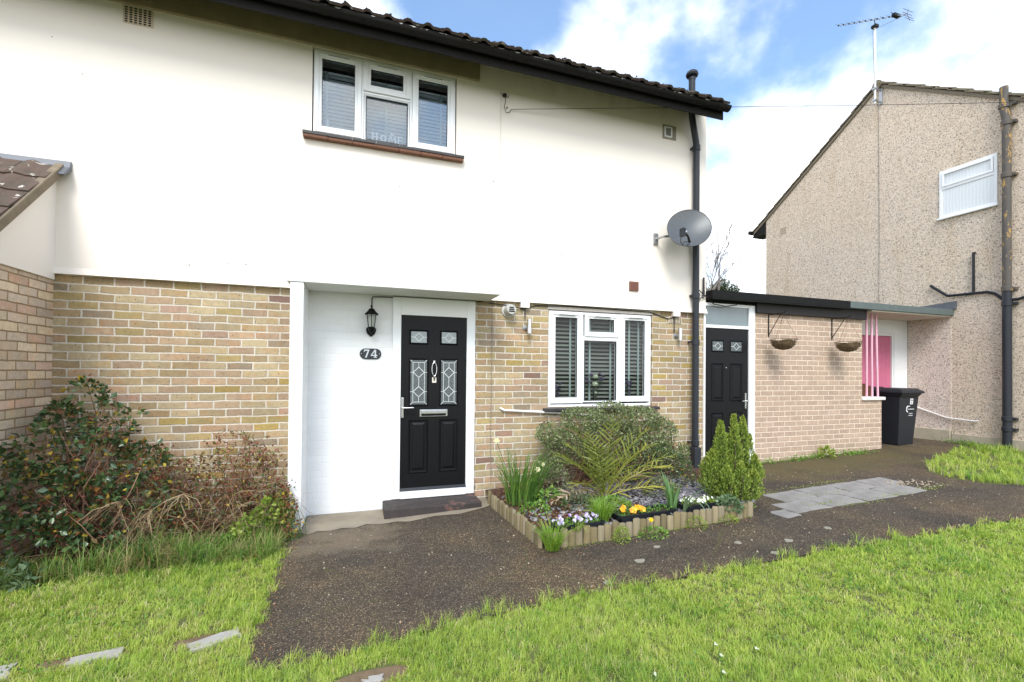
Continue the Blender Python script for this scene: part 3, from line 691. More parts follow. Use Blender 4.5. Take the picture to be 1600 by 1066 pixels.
# HOME ornament on the sill
def stroke(mb, p, q, w, y0, y1):
    p = Vector(p); q = Vector(q); d = (q-p).normalized(); n = Vector((-d.y, d.x))*w/2
    mb.prism([tuple(p+n), tuple(q+n), tuple(q-n), tuple(p-n)], y0, y1)
ho = thing('word_ornament', 'white cut-out HOME word ornament standing inside the upper window', 'ornament', (.29, 5.12, 3.925))
hx, hz_, s_ = .118, 3.968, .088
def letter(i): return hx+i*.088
mb = MB(); y0, y1 = 5.115, 5.13
x = letter(0)
for a in (0.012, .056): stroke(mb, (x+a, hz_), (x+a, hz_+s_), .016, y0, y1); stroke(mb, (x+a-.014, hz_+.004), (x+a+.014, hz_+.004), .008, y0+.001, y1+.001); stroke(mb, (x+a-.014, hz_+s_-.004), (x+a+.014, hz_+s_-.004), .008, y0+.001, y1+.001)
stroke(mb, (x+.012, hz_+s_/2), (x+.056, hz_+s_/2), .010, y0+.002, y1+.002); build('letter_h', mb, M_white, ho)
mb = MB(); x = letter(1)+.036
ring = [(x+.034*math.cos(a), hz_+.038+.038*math.sin(a)) for a in np.linspace(0, 2*math.pi, 17)[:-1]]; rin = [(x+.016*math.cos(a), hz_+.038+.026*math.sin(a)) for a in np.linspace(0, 2*math.pi, 17)[:-1]]
for k in range(16):
    mb.prism([ring[k], ring[(k+1) % 16], rin[(k+1) % 16], rin[k]], y0, y1)
build('letter_o', mb, M_white, ho)
mb = MB(); x = letter(2)-.002
for a, b2, w in (((0.008, 0), (.018, s_), .010), ((.018, s_), (.044, .02), .016), ((.044, .02), (.070, s_), .010), ((.070, s_), (.080, 0), .016)): stroke(mb, (x+a[0], hz_+a[1]), (x+b2[0], hz_+b2[1]), w, y0, y1)
for a in (.008, .080): stroke(mb, (x+a-.012, hz_+.004), (x+a+.012, hz_+.004), .008, y0+.001, y1+.001)
mb.prism([(x+.044, hz_+s_-.01), (x+.066, hz_+s_+.012), (x+.056, hz_+s_+.024), (x+.044, hz_+s_+.014), (x+.032, hz_+s_+.024), (x+.022, hz_+s_+.012)], y0+.002, y1+.002)
build('letter_m', mb, M_white, ho)
mb = MB(); x = letter(3)+.008
stroke(mb, (x+.01, hz_), (x+.01, hz_+s_*.92), .016, y0, y1)
for zz in (.005, .042, .078): stroke(mb, (x+.002, hz_+zz), (x+.056, hz_+zz), .009, y0+.001, y1+.001)
stroke(mb, (x+.053, hz_+.0), (x+.053, hz_+.02), .007, y0+.002, y1+.002); stroke(mb, (x+.053, hz_+.064), (x+.053, hz_+.083), .007, y0+.002, y1+.002); build('letter_e', mb, M_white, ho)
# white lantern ornament inside left light
lo = thing('lantern_ornament', 'small white lantern ornament inside the left light of the upper window', 'ornament', (-.32, 5.125, 3.99))
build('body', MB().box(-.338, -.300, 5.11, 5.14, 3.985, 4.075), plain('pale_lantern', (.55, .60, .60), .5), lo, bevel=.004); build('lid', MB().lathe((-.319, 5.125, 4.0755), [(.022, 0), (.012, .02), (.003, .03), (.003, .055)], 10), M_white, lo)

# flowers in the ground floor window
M_petal_w = leafmat('white_petal', [(0, (.60, .64, .52)), (1, (.80, .82, .72))], .6, .3)
M_petal_p = leafmat('purple_petal', [(0, (.045, .03, .07)), (.6, (.12, .08, .18)), (1, (.22, .18, .30))], .6, .2)
M_vase = glassmat('vase_glass', (.75, .85, .85), .10)
def ball_petals(mb, c, r, n, rg, flat=.7, size=1.0):
    for i in range(n):
        d = Vector(rg.normal(size=3)).normalized(); d.z *= flat; p = Vector(c)+d*r*rg.uniform(.5, 1)
        t = d.cross(Vector(rg.normal(size=3))).normalized(); u = d.cross(t).normalized(); s = r*.6*size
        mb.add([p-t*s*.5, p+u*s*.5+d*s*.15, p+t*s*.5, p-u*s*.5+d*s*.1], [(0, 1, 2, 3)], rg.uniform(0, 1))
def flower_vase(loc, label, heads, seed, vase=True, stemc=(2.86, 1.12)):
    rg = np.random.default_rng(seed); t = thing('flower_vase', label, 'vase of flowers', loc, 'flowers inside the ground floor window')
    if vase: build('vase', MB().lathe((loc[0], loc[1], loc[2]), [(.022, 0), (.024, .05), (.018, .12), (.022, .17)], 14), M_vase, t, smooth=True)
    mb = MB()
    for (x, z, r, w) in heads: mb.tube([(loc[0], loc[1], loc[2]+.02), ((loc[0]+x)/2, loc[1]-.004, (loc[2]+z)/2+.03), (x, loc[1]-.01, z)], .002, 4)
    build('stem', mb, plain('dark_stem', (.04, .06, .03), .7), t)
    mw, mp_ = MB(), MB()
    for (x, z, r, w) in heads: ball_petals(mw if w else mp_, (x, loc[1]-.016, z), r*1.15, 90 if w else 34, rg, size=1.25)
    if mw.v: build('white_bloom', mw, M_petal_w, t, fix=False)
    if mp_.v: build('purple_bloom', mp_, M_petal_p, t, fix=False)
flower_vase((2.865, 5.14, 1.09), 'glass vase of white ranunculus and purple lavender behind the centre pane', [(2.862, 1.43, .030, 1), (2.858, 1.335, .034, 1), (2.868, 1.225, .017, 1), (2.80, 1.45, .022, 0), (2.73, 1.40, .026, 0), (2.76, 1.36, .022, 0), (2.93, 1.40, .024, 0), (2.975, 1.44, .022, 0), (2.92, 1.47, .018, 0), (2.965, 1.40, .020, 0)], 1)
flower_vase((2.33, 5.14, 1.09), 'sprig of grey purple flowers behind the left pane', [(2.31, 1.30, .028, 0), (2.35, 1.27, .026, 0), (2.375, 1.34, .02, 0), (2.33, 1.21, .025, 0), (2.29, 1.24, .022, 0)], 2, False)
flower_vase((3.37, 5.14, 1.09), 'sprig of dark purple flowers behind the right pane', [(3.33, 1.36, .028, 0), (3.36, 1.32, .026, 0), (3.385, 1.36, .02, 0), (3.37, 1.25, .022, 0), (3.36, 1.20, .018, 0), (3.30, 1.30, .020, 0)], 3, False)

# doors -----------------------------------------------------------
def six_panel_door(par, x0, x1, z0, z1, yf, top, mid, low, mirror=False, glazed_mid=True):
    leaf = build('door_leaf', MB().box(x0, x1, yf, yf+.045, z0, z1), M_door, par, bevel=.004)
    def mould(a, b2, c, d, raised=True, glass=None):
        mb = MB(); y = yf
        # sloped moulding ring
        o_ = [(a-.016, c-.016), (b2+.016, c-.016), (b2+.016, d+.016), (a-.016, d+.016)]; m_ = [(a-.006, c-.006), (b2+.006, c-.006), (b2+.006, d+.006), (a-.006, d+.006)]; i_ = [(a+.004, c+.004), (b2-.004, c+.004), (b2-.004, d-.004), (a+.004, d-.004)]
        vs = [(p[0], y-.001, p[1]) for p in o_]+[(p[0], y-.013, p[1]) for p in m_]+[(p[0], y-.003, p[1]) for p in i_]+[(p[0], y+.0, p[1]) for p in i_]
        fs = []
        for k in range(4):
            n_ = (k+1) % 4; fs += [(k, n_, 4+n_, 4+k), (4+k, 4+n_, 8+n_, 8+k), (8+k, 8+n_, 12+n_, 12+k)]
        mb.add(vs, fs)
        mo = build('panel_moulding', mb, M_door, par, fix=False)
        if glass is None and raised:
            g_ = .02; mb = MB(); q = [(a+g_, c+g_), (b2-g_, c+g_), (b2-g_, d-g_), (a+g_, d-g_)]; q2 = [(a+g_+.02, c+g_+.02), (b2-g_-.02, c+g_+.02), (b2-g_-.02, d-g_-.02), (a+g_+.02, d-g_-.02)]
            mb.add([(p[0], y-.0005, p[1]) for p in q]+[(p[0], y-.011, p[1]) for p in q2], [(0, 1, 5, 4), (1, 2, 6, 5), (2, 3, 7, 6), (3, 0, 4, 7), (4, 5, 6, 7)])
            build('raised_panel', mb, M_door, par, fix=False)
        if glass is not None:
            build('glazing', MB().box(a, b2, y-.003, y-.001, c, d), glass, par)
    return leaf, mould
def came(mb, pts, y, w=.005, close=False):
    P = pts+([pts[0]] if close else [])
    for k, (p, q) in enumerate(zip(P[:-1], P[1:])): stroke(mb, p, q, w, y-.002-.0002*(k % 4), y)
def diamond(a, b2, c, d, par, yg):
    mb = MB(); cx, cz = (a+b2)/2, (c+d)/2; rx, rz = (b2-a)*.27, (d-c)*.36
    came(mb, [(cx-rx, cz), (cx, cz+rz), (cx+rx, cz), (cx, cz-rz)], yg, close=True); came(mb, [(a, cz), (cx-rx, cz)], yg); came(mb, [(cx+rx, cz), (b2, cz)], yg)
    build('leading', mb, M_came, par)
def double_diamond(a, b2, c, d, par, yg):
    mb = MB(); cx = (a+b2)/2; w = b2-a; i0, i1 = a+w*.16, b2-w*.16; e = w*.16
    for i, (p, q) in enumerate((((i0, c+e), (i0, d-e)), ((i1, c+e), (i1, d-e)), ((i0, d-e), (i1, d-e)), ((i0, c+e), (i1, c+e)))): stroke(mb, p, q, .0045, yg-.0022-.0003*i, yg)
    for (p, q) in (((a, c), (i0, c+e)), ((b2, c), (i1, c+e)), ((a, d), (i0, d-e)), ((b2, d), (i1, d-e))): stroke(mb, p, q, .0045, yg-.0036, yg)
    for cz in (c+(d-c)*.29, c+(d-c)*.72):
        rx, rz = w*.33, (d-c)*.115
        for i, (p, q) in enumerate((((cx-rx, cz), (cx, cz+rz)), ((cx, cz+rz), (cx+rx, cz)), ((cx+rx, cz), (cx, cz-rz)), ((cx, cz-rz), (cx-rx, cz)))): stroke(mb, p, q, .006, yg-.004-.0003*i, yg)
        for (p, q) in (((a, cz), (cx-rx, cz)), ((cx+rx, cz), (b2, cz))): stroke(mb, p, q, .0045, yg-.0038, yg)
    came(mb, [(cx, d-e), (cx, c+(d-c)*.72+(d-c)*.115)], yg, .0045); came(mb, [(cx, c+(d-c)*.72-(d-c)*.115), (cx, c+(d-c)*.29+(d-c)*.115)], yg, .0045); came(mb, [(cx, c+(d-c)*.29-(d-c)*.115), (cx, c+e)], yg, .0045)
    build('leading', mb, M_came, par)
def lever(par, x, z, side, yf):
    mb = MB(); mb.box(x-.014, x+.014, yf-.008, yf, z-.11, z+.11); build('handle_plate', mb, M_chrome, par, bevel=.004)
    mb = MB(); mb.tube([(x, yf-.008, z), (x, yf-.05, z), (x+side*.02, yf-.055, z), (x+side*.115, yf-.055, z)], .009, 10); build('door_handle', mb, M_chrome, par, smooth=True)
    build('lock_cylinder', MB().lathe((x, yf-.012, z-.07), [(.009, 0), (.009, .005)], 12, 'Y'), M_chrome, par)

fd = build('front_door', MB().box(.3555, .4445, 5.02, 5.10, .105, 2.275).box(1.168, 1.2645, 5.02, 5.10, .105, 2.275).box(.4445, 1.168, 5.021, 5.10, 2.084, 2.275).box(.4445, 1.168, 5.0, 5.10, .105, .185), M_white, house, bevel=.004)
build('weather_bar', MB().prism([(5.0, .185), (5.03, .185), (5.03, .215), (5.02, .215)], .4445, 1.168, 'YZ'), M_black_pl, fd)
yf = 5.035
leaf, mould = six_panel_door(fd, .447, 1.166, .187, 2.082, yf, None, None, None)
mould(.548, .724, 1.785, 1.914, glass=M_obs_pale); mould(.882, 1.052, 1.787, 1.917, glass=M_obs_pale)
diamond(.548, .724, 1.785, 1.914, fd, yf-.003); diamond(.882, 1.052, 1.787, 1.917, fd, yf-.003)
for a, b2 in ((.546, .728), (.880, 1.058)):
    mould(a, b2, 1.112, 1.602, glass=M_obs); double_diamond(a, b2, 1.112, 1.602, fd, yf-.003)
    mould(a, b2, .385, .935)
lever(fd, .466, 1.082, 1, yf)
lb = build('letterbox', MB().box(.650, .956, yf-.012, yf-.0005, .980, 1.058), M_chrome, fd, bevel=.004)
build('letterbox_slot', MB().box(.668, .938, yf-.014, yf-.0123, .988, 1.018), M_blackmetal, lb); build('letterbox_flap', MB().box(.672, .934, yf-.022, yf-.0145, 1.012, 1.048), M_chrome, fd, bevel=.006)
mb = MB(); mb.lathe((.803, yf, 1.585), [(.012, -.02), (.016, -.006), (.014, 0)], 14, 'Y')
mb.tube([(.803+.026*math.sin(a)*1.0, yf-.024+.004*math.cos(a), 1.50+.070*math.cos(a)*1.05) for a in np.linspace(0, 2*math.pi, 21)], .0042, 8)
mb.lathe((.803, yf-.02, 1.425), [(.008, -.012), (.014, 0), (.008, .02)], 12, 'Y'); build('door_knocker', mb, M_chrome, fd, smooth=True)
pk = build('spyhole_plate', MB().box(.783, .829, yf-.006, yf-.0005, 1.352, 1.412), plain('pale_card', (.62, .58, .50), .6), fd); build('spyhole_notch', MB().box(.799, .812, yf-.0075, yf-.0062, 1.372, 1.412), M_blackmetal, fd)
stp = build('doorstep', MB().box(.27, 1.27, 4.69, 5.045, -.02, .098), M_step, house, bevel=.012)
# canopy and pier
cp = build('porch_canopy', MB().prism([(-.615, 4.55), (1.42, 4.55), (1.42, 5.019), (-.615, 5.019)], 2.285, 2.385, 'XY'), M_soffit, house, bevel=.004)
build('porch_pier', MB().box(-.585, -.472, 4.56, 5.048, -.1, 2.284), M_wbrick, house, bevel=.004)
build('canopy_cable', MB().tube([(.14, 5.04, 2.06), (.14, 5.04, 2.24), (.15, 5.04, 2.262), (.30, 5.035, 2.268), (.8, 5.03, 2.262), (1.25, 5.03, 2.262), (1.40, 5.03, 2.30)], .006, 6), M_cable, cp)
# soil vent pipe on the front corner
sp_ = build('soil_pipe', MB().tube([(4.27, 4.955, .02), (4.27, 4.955, 4.50), (4.262, 4.95, 4.56), (4.15, 4.90, 4.86), (4.135, 4.89, 4.93), (4.13, 4.88, 5.36)], .042, 16), M_pipe, house, smooth=True)
mb = MB(); mb.lathe((4.13, 4.88, 5.37), [(.045, -.03), (.045, 0), (.040, .01), (.072, .018), (.080, .038), (.070, .068), (.045, .088), (.012, .098)], 20); build('vent_cowl', mb, M_pipe, sp_, smooth=True)
for z in (.56, 1.9, 2.52, 4.50, 3.6):
    mb = MB(); mb.lathe((4.27, 4.955, z), [(.043, -.045), (.0500, -.040), (.0500, .03), (.043, .035)], 16); mb.box(4.215, 4.235, 4.96, 5.045, z-.012, z+.012); build('pipe_clip', mb, M_pipe, sp_, smooth=True)
mb = MB(); mb.lathe((4.13, 4.88, 5.16), [(.043, -.02), (.048, -.015), (.048, .02), (.043, .025)], 16); build('pipe_collar', mb, M_pipe, sp_, smooth=True)
build('pipe_foot', MB().box(4.215, 4.325, 4.90, 5.01, .10, .50), M_pipe, sp_, bevel=.01)
# vents and small fixtures
def air_brick(x0, x1, z0, z1, yf, nx, nz_, mat, par, name='air_brick'):
    a = build(name, MB().box(x0, x1, yf, yf+.03, z0, z1), mat, par, bevel=.003)
    mb = MB(); W, H = (x1-x0), (z1-z0)
    for i in range(nx):
        for k in range(nz_):
            cx = x0+W*(i+.75)/(nx+.5); cz = z0+H*(k+.75)/(nz_+.5); mb.box(cx-W/(nx+.5)*.30, cx+W/(nx+.5)*.30, yf-.001, yf+.003, cz-H/(nz_+.5)*.30, cz+H/(nz_+.5)*.30)
    build('vent_holes', mb, M_blackmetal, a); return a
air_brick(-2.045, -1.815, 4.615, 4.775, 5.012, 6, 7, M_terra, house)
air_brick(3.905, 4.115, 2.145, 2.235, 5.040, 7, 5, M_terra, house)
build('vent_surround', MB().box(3.775, 3.99, 5.012, 5.025, 4.575, 4.765), plain('bare_cement', (.30, .26, .20), .95, var=.3), house, bevel=.01)
wv = build('wall_vent', MB().frame(3.80, 3.915, 4.60, 4.735, .014, 5.0, 5.0115), M_white, house); mb = MB()
for k in range(6): mb.box(3.816, 3.899, 5.004, 5.0105, 4.618+k*.018, 4.629+k*.018)
build('vent_louvre', mb, plain('grey_louvre', (.25, .24, .22), .6), wv)
bv = build('brown_wall_vent', MB().box(3.277, 3.412, 5.000, 5.0195, 2.53, 2.65), M_brown_vent, house, bevel=.004); mb = MB()
for k in range(5): mb.box(3.292, 3.397, 4.994, 4.9995, 2.545+k*.021, 2.555+k*.021)
build('vent_louvre', mb, M_brown_vent, bv)
fl = build('boiler_flue', MB().lathe((1.665, 5.045, 2.195), [(.085, 0), (.080, -.01), (.062, -.014), (.062, -.10), (.054, -.125)], 20, 'Y'), plain('pale_grey_plastic', (.50, .49, .46), .45), house, smooth=True); mb = MB()
for k in range(3): mb.box(1.628+k*.005, 1.702-k*.005, 4.915, 4.9195, 2.166+k*.022, 2.178+k*.022)
build('flue_slot', mb, M_blackmetal, fl)
build('waste_pipe', MB().tube([(1.58, 5.05, 1.06), (1.585, 5.025, 1.05), (1.62, 5.02, 1.035), (2.80, 5.02, .955)], .013, 8), M_wframe, house, smooth=True)
build('wall_cable', MB().tube([(1.47, 5.043, 2.29), (1.468, 5.043, 1.7), (1.462, 5.043, .75), (1.47, 5.043, .2)], .0035, 5), M_cable_g, house)
for x in (1.86, 4.005): build('drip_block', MB().box(x-.055, x+.055, 5.0, 5.045, 2.235, 2.30), M_render_left, house)
mb = MB(); mb.tube([(1.42, 5.03, 2.27), (1.6, 5.03, 2.255), (1.86, 5.03, 2.22), (2.0, 5.04, 2.27), (2.4, 5.035, 2.285), (3.6, 5.035, 2.275), (3.9, 5.04, 2.20), (4.0, 5.03, 2.23)], .006, 6)
mb.tube([(1.868, 5.03, 2.235), (1.868, 5.03, 2.10)], .006, 6); mb.tube([(3.985, 5.03, 2.235), (3.985, 5.03, 2.06), (3.99, 5.03, 2.02)], .006, 6)
build('wall_light_cable', mb, M_cable, house)
mb = MB(); mb.tube([(4.315, 4.99, .2), (4.32, 5.0, 1.5), (4.318, 5.0, 2.3), (4.33, 4.99, 2.42), (4.38, 4.99, 2.50), (4.47, 4.99, 2.53), (4.60, 4.99, 2.43), (4.8, 4.99, 2.41), (5.0, 4.99, 2.44)], .007, 6)
mb.tube([(4.33, 4.99, 2.62), (4.40, 4.99, 2.57), (4.47, 4.99, 2.53)], .007, 6); mb.tube([(4.43, 4.99, 2.53), (4.43, 4.99, 2.78)], [.016, .012], 6)
build('corner_cable', mb, M_cable, house)
mb = MB(); mb.prism([(4.30, 1.50), (4.36, 1.49), (4.37, 1.53), (4.345, 1.555), (4.33, 1.585), (4.305, 1.58), (4.31, 1.54)], 5.0485, 5.052); rgm = np.random.default_rng(77)
for (xa, za, n_) in ((-2.5, 4.15, 3), (-1.2, 2.46, 5), (.6, 2.50, 4), (2.6, 3.1, 3), (.9, 3.55, 4)):
    for _ in range(n_):
        mx_, mz_ = xa+rgm.normal()*.4, za+rgm.normal()*.12; r_ = rgm.uniform(.004, .009); build('nail_stain', MB().prism([(mx_+r_*math.cos(t_)*rgm.uniform(.6, 1.5), mz_+r_*.7*math.sin(t_)) for t_ in np.linspace(0, 6.28, 8)[:-1]], 5.0175, 5.0199), M_red, house)
build('mortar_patch', mb, plain('pale_mortar', (.66, .60, .52), .9), house)

# ------------------------------------------------------------------ fixtures that hang on the house
t = thing('wall_lantern', 'black six sided carriage lantern on the white wall above the 74 plate', 'lantern', (.135, 4.95, 1.84))
cx, cy = .135, 4.95
def hexprof(mb, prof, n=6, a0=math.pi/6):
    vs = []; fs = []
    for r, h in prof:
        for k in range(n): vs.append((cx+r*math.cos(a0+2*math.pi*k/n), cy+r*math.sin(a0+2*math.pi*k/n), h))
    for i in range(len(prof)-1):
        for k in range(n): fs.append((i*n+k, i*n+(k+1) % n, (i+1)*n+(k+1) % n, (i+1)*n+k))
    fs.append(tuple(range(n))); fs.append(tuple((len(prof)-1)*n+k for k in range(n))); mb.add(vs, fs); return mb
rf = hexprof(MB(), [(.046, 2.062), (.078, 2.060), (.074, 2.070), (.048, 2.092), (.030, 2.118), (.012, 2.130)]); build('roof', rf, M_blackmetal, t)
build('finial', MB().lathe((cx, cy, 2.130), [(.006, 0), (.005, .008), (.011, .014), (.010, .024), (.003, .03)], 10), M_blackmetal, t, smooth=True)
mb = MB()
for k in range(6):
    a = math.pi/6+2*math.pi*k/6; mb.tube([(cx+.050*math.cos(a), cy+.050*math.sin(a), 2.062), (cx+.034*math.cos(a), cy+.034*math.sin(a), 1.930)], .0038, 5)
build('cage', mb, M_blackmetal, t)
mb = MB(); hexprof(mb, [(.045, 2.060), (.031, 1.932)]); build('lamp_glass', mb, glassmat('lantern_glass', (.92, .95, .93), .05), t)
build('bulb', MB().lathe((cx, cy, 1.945), [(.010, 0), (.012, .03), (.014, .05), (.013, .09), (.006, .105)], 10), plain('white_bulb', (.75, .75, .70), .3), t, smooth=True)
build('base', MB().lathe((cx, cy, 1.90), [(.010, -.03), (.022, -.015), (.036, .02), (.038, .03)], 12), M_blackmetal, t, smooth=True)
mb = MB(); mb.prism([(cx-.048, 1.930), (cx-.052, 1.905), (cx-.040, 1.87), (cx-.012, 1.845), (cx, 1.835), (cx+.012, 1.845), (cx+.040, 1.87), (cx+.052, 1.905), (cx+.048, 1.930), (cx+.02, 1.945), (cx-.02, 1.945)], 5.028, 5.0485); mb.tube([(cx, 5.03, 1.89), (cx, 4.99, 1.875), (cx, 4.955, 1.88)], .009, 8); build('wall_bracket', mb, M_blackmetal, t, bevel=.004)

t = thing('house_number_plate', 'black oval plate with silver numerals 74 on the white wall', 'number plate', (.132, 5.045, 1.59))
pz, px = 1.657, .132
pl = [(px+sx*(.052+.058*math.cos(a)), pz+.0565*math.sin(a)) for sx, rngp in ((1, np.linspace(-math.pi/2, math.pi/2, 11)), (-1, np.linspace(math.pi/2, -math.pi/2, 11))) for a in rngp]
build('plate', MB().prism(pl, 5.036, 5.0485), plain('black_gloss', (.012, .016, .024), .25, var=.1), t, bevel=.004)
M_num = plain('silver_numeral', (.56, .60, .64), .4, metal=.4, var=.08, scale=20)
def poly(mb, pts, ox, oz, s, y0, y1): mb.prism([(ox+a*s, oz+b2*s) for a, b2 in pts], y0, y1)
mb = MB(); poly(mb, [(.02, .95), (.12, .95), (.2, 1.18), (.68, 1.18), (.24, 0), (.50, 0), (.98, 1.36), (.98, 1.42), (.10, 1.42)], px-.070, pz-.041, .060, 5.033, 5.0355); build('digit_seven', mb, M_num, t)
mb = MB(); ox = px+.004
poly(mb, [(.62, .10), (.86, .10), (.86, 1.42), (.62, 1.42)], ox, pz-.041, .060, 5.033, 5.0355); poly(mb, [(.62, 1.42), (.62, 1.10), (.20, .50), (-.02, .50)], ox, pz-.041, .060, 5.0331, 5.0356)
poly(mb, [(-.02, .30), (.62, .30), (.62, .50), (-.02, .50)], ox, pz-.041, .060, 5.0332, 5.0357); poly(mb, [(.86, .30), (1.08, .30), (1.08, .50), (.86, .50)], ox, pz-.041, .060, 5.0332, 5.0357); poly(mb, [(.45, 0), (1.02, 0), (1.02, .10), (.45, .10)], ox, pz-.041, .060, 5.0331, 5.0356); build('digit_four', mb, M_num, t)
for x in (px-.092, px+.092): build('screw', MB().lathe((x, 5.0345, pz), [(.004, 0), (.0045, .001)], 8, 'Y'), M_num, t)

for x, z, l, v2 in ((1.905, 2.015, 'steel cylinder wall light left of the ground floor window', 1), (4.045, 1.995, 'steel cylinder wall light right of the ground floor window below the air brick', 2)):
    t = thing('wall_light', l, 'wall light', (x, 5.0, z-.08), 'steel cylinder wall lights')
    build('cylinder', MB().lathe((x, 4.985, z), [(.024, -.085), (.026, -.083), (.026, .083), (.024, .085)], 18), M_chrome, t, smooth=True)
    build('wall_bracket', MB().lathe((x-.03, 5.048, z-.01), [(.030, 0), (.030, -.012), (.012, -.014), (.012, -.04)], 14, 'Y'), M_steel_dull, t, smooth=True)

# satellite dish
t = thing('satellite_dish', 'grey mesh satellite dish fixed beside the downpipe on the cream wall', 'satellite dish', (3.72, 5.0, 3.2))
dc = Vector((3.985, 4.74, 3.335)); nrm = Vector((-.22, -1, .42)).normalized()
ux = nrm.cross(Vector((0, 0, 1))).normalized()*-1; uz = ux.cross(nrm).normalized()*-1
if uz.z < 0: uz = -uz
if ux.x < 0: ux = -ux
tilt = R(40); ux, uz = ux*math.cos(tilt)+uz*math.sin(tilt), uz*math.cos(tilt)-ux*math.sin(tilt)
def dp(r, a, off=0, A=.335, B=.258):
    return dc+ux*A*r*math.cos(a)+uz*B*r*math.sin(a)-nrm*(.075*(1-r*r))+nrm*off
vs = []; fs = []; NR, NA = 8, 48
for off in (0, -.006):
    for i in range(NR+1):
        for k in range(NA): vs.append(dp(i/NR if i else .001, 2*math.pi*k/NA, off))
st = (NR+1)*NA
for o_ in (0, st):
    for i in range(NR):
        for k in range(NA):
            q = (o_+i*NA+k, o_+i*NA+(k+1) % NA, o_+(i+1)*NA+(k+1) % NA, o_+(i+1)*NA+k); fs.append(q)
for k in range(NA): a = NR*NA+k; b2 = NR*NA+(k+1) % NA; fs.append((a, b2, st+b2, st+a))
def meshmat():
    m, nt, b, o = newmat('perforated_grey_dish'); co = objco(nt)
    v = N(nt, 'ShaderNodeTexVoronoi'); v.inputs['Scale'].default_value = 260; v.inputs['Randomness'].default_value = .0; L(nt, co, v.inputs['Vector'])
    setc(b, (.115, .123, .128)); b.inputs['Roughness'].default_value = .45; b.inputs['Metallic'].default_value = .3
    tr = N(nt, 'ShaderNodeBsdfTransparent'); mm = N(nt, 'ShaderNodeMixShader'); k = math_(nt, 'MULTIPLY', math_(nt, 'LESS_THAN', v.outputs['Distance'], .34), .55)
    L(nt, k, mm.inputs[0]); L(nt, b.outputs[0], mm.inputs[1]); L(nt, tr.outputs[0], mm.inputs[2]); L(nt, mm.outputs[0], o.inputs[0]); return m
build('reflector', MB().add(vs, fs), meshmat(), t, smooth=True)
build('rim', MB().tube([dp(1.0, a, -.003) for a in np.linspace(0, 2*math.pi, 49)], .006, 6, cap=False), plain('dark_grey_rim', (.08, .085, .09), .45), t, smooth=True)
foot = dp(.86, -1.75); lnb = Vector((3.64, 4.45, 3.18))
foot = Vector((3.92, 4.665, 3.125))
build('feed_arm', MB().tube([foot, (foot+lnb)/2+Vector((0, -.03, -.01)), lnb], [.016, .014, .012], 10), M_black_pl, t, smooth=True)
mb = MB(); ax = (dc-lnb).normalized(); mb.tube([lnb-ax*.03, lnb+ax*.02, lnb+ax*.05], [.022, .030, .030], 14); mb.obox(tuple(lnb-ax*.01-Vector((0, 0, .03))), .05, .05, .09); build('receiver_head', mb, M_black_pl, t, smooth=True)
build('cable', MB().tube([lnb-Vector((.02, 0, .05)), lnb-Vector((.03, 0, .14)), lnb-Vector((.0, 0, .18)), lnb-Vector((-.04, -.02, .13)), foot-Vector((0, .0, .0))], .005, 6), M_cable, t, smooth=True)
mb = MB(); mb.box(3.64, 3.70, 4.995, 5.018, 3.16, 3.30); mb.tube([(3.67, 5.0, 3.23), (3.70, 4.88, 3.23), (3.86, 4.86, 3.25), tuple(dc-nrm*.08)], .016, 8); build('wall_mount', mb, M_steel_dull, t)

# telephone wire and bracket
t = thing('telephone_wire', 'thin black overhead telephone wire running from the bracket across the sky', 'cable', (1.6, 5.0, 4.5))
A = Vector((1.665, 5.0, 4.537)); Bp = Vector((9.0, 3.783, 5.506)); dd = Bp-A
build('wire', MB().tube([A+dd*s+Vector((0, 0, -.10*math.sin(math.pi*min(s/2.4, 1)))) + Vector((0, 0, .10*s*0)) for s in np.linspace(0, 2.4, 40)], .0035, 5), M_cable, t)
mb = MB(); mb.box(1.565, 1.605, 4.985, 5.019, 4.67, 4.70); mb.tube([(1.585, 5.0, 4.685), (1.56, 4.99, 4.66), (1.53, 4.99, 4.70)], .004, 5); mb.tube([(1.585, 5.0, 4.68), (1.62, 4.99, 4.66), (1.635, 4.99, 4.69)], .004, 5)
mb.tube([(1.585, 4.99, 4.69), (1.59, 4.99, 4.60), (1.575, 4.99, 4.54), (1.60, 4.99, 4.48), (1.64, 4.99, 4.49), (1.665, 5.0, 4.535)], .004, 5); mb.lathe((1.615, 5.02, 4.55), [(.007, 0), (.007, -.02), (.003, -.03)], 8, 'Y'); build('wall_bracket', mb, M_cable, t)
build('down_wire', MB().tube([(1.545, 5.014, 4.66), (1.54, 5.014, 3.5), (1.53, 5.014, 2.42)], .003, 4), plain('painted_wire', (.70, .66, .56), .7), t)

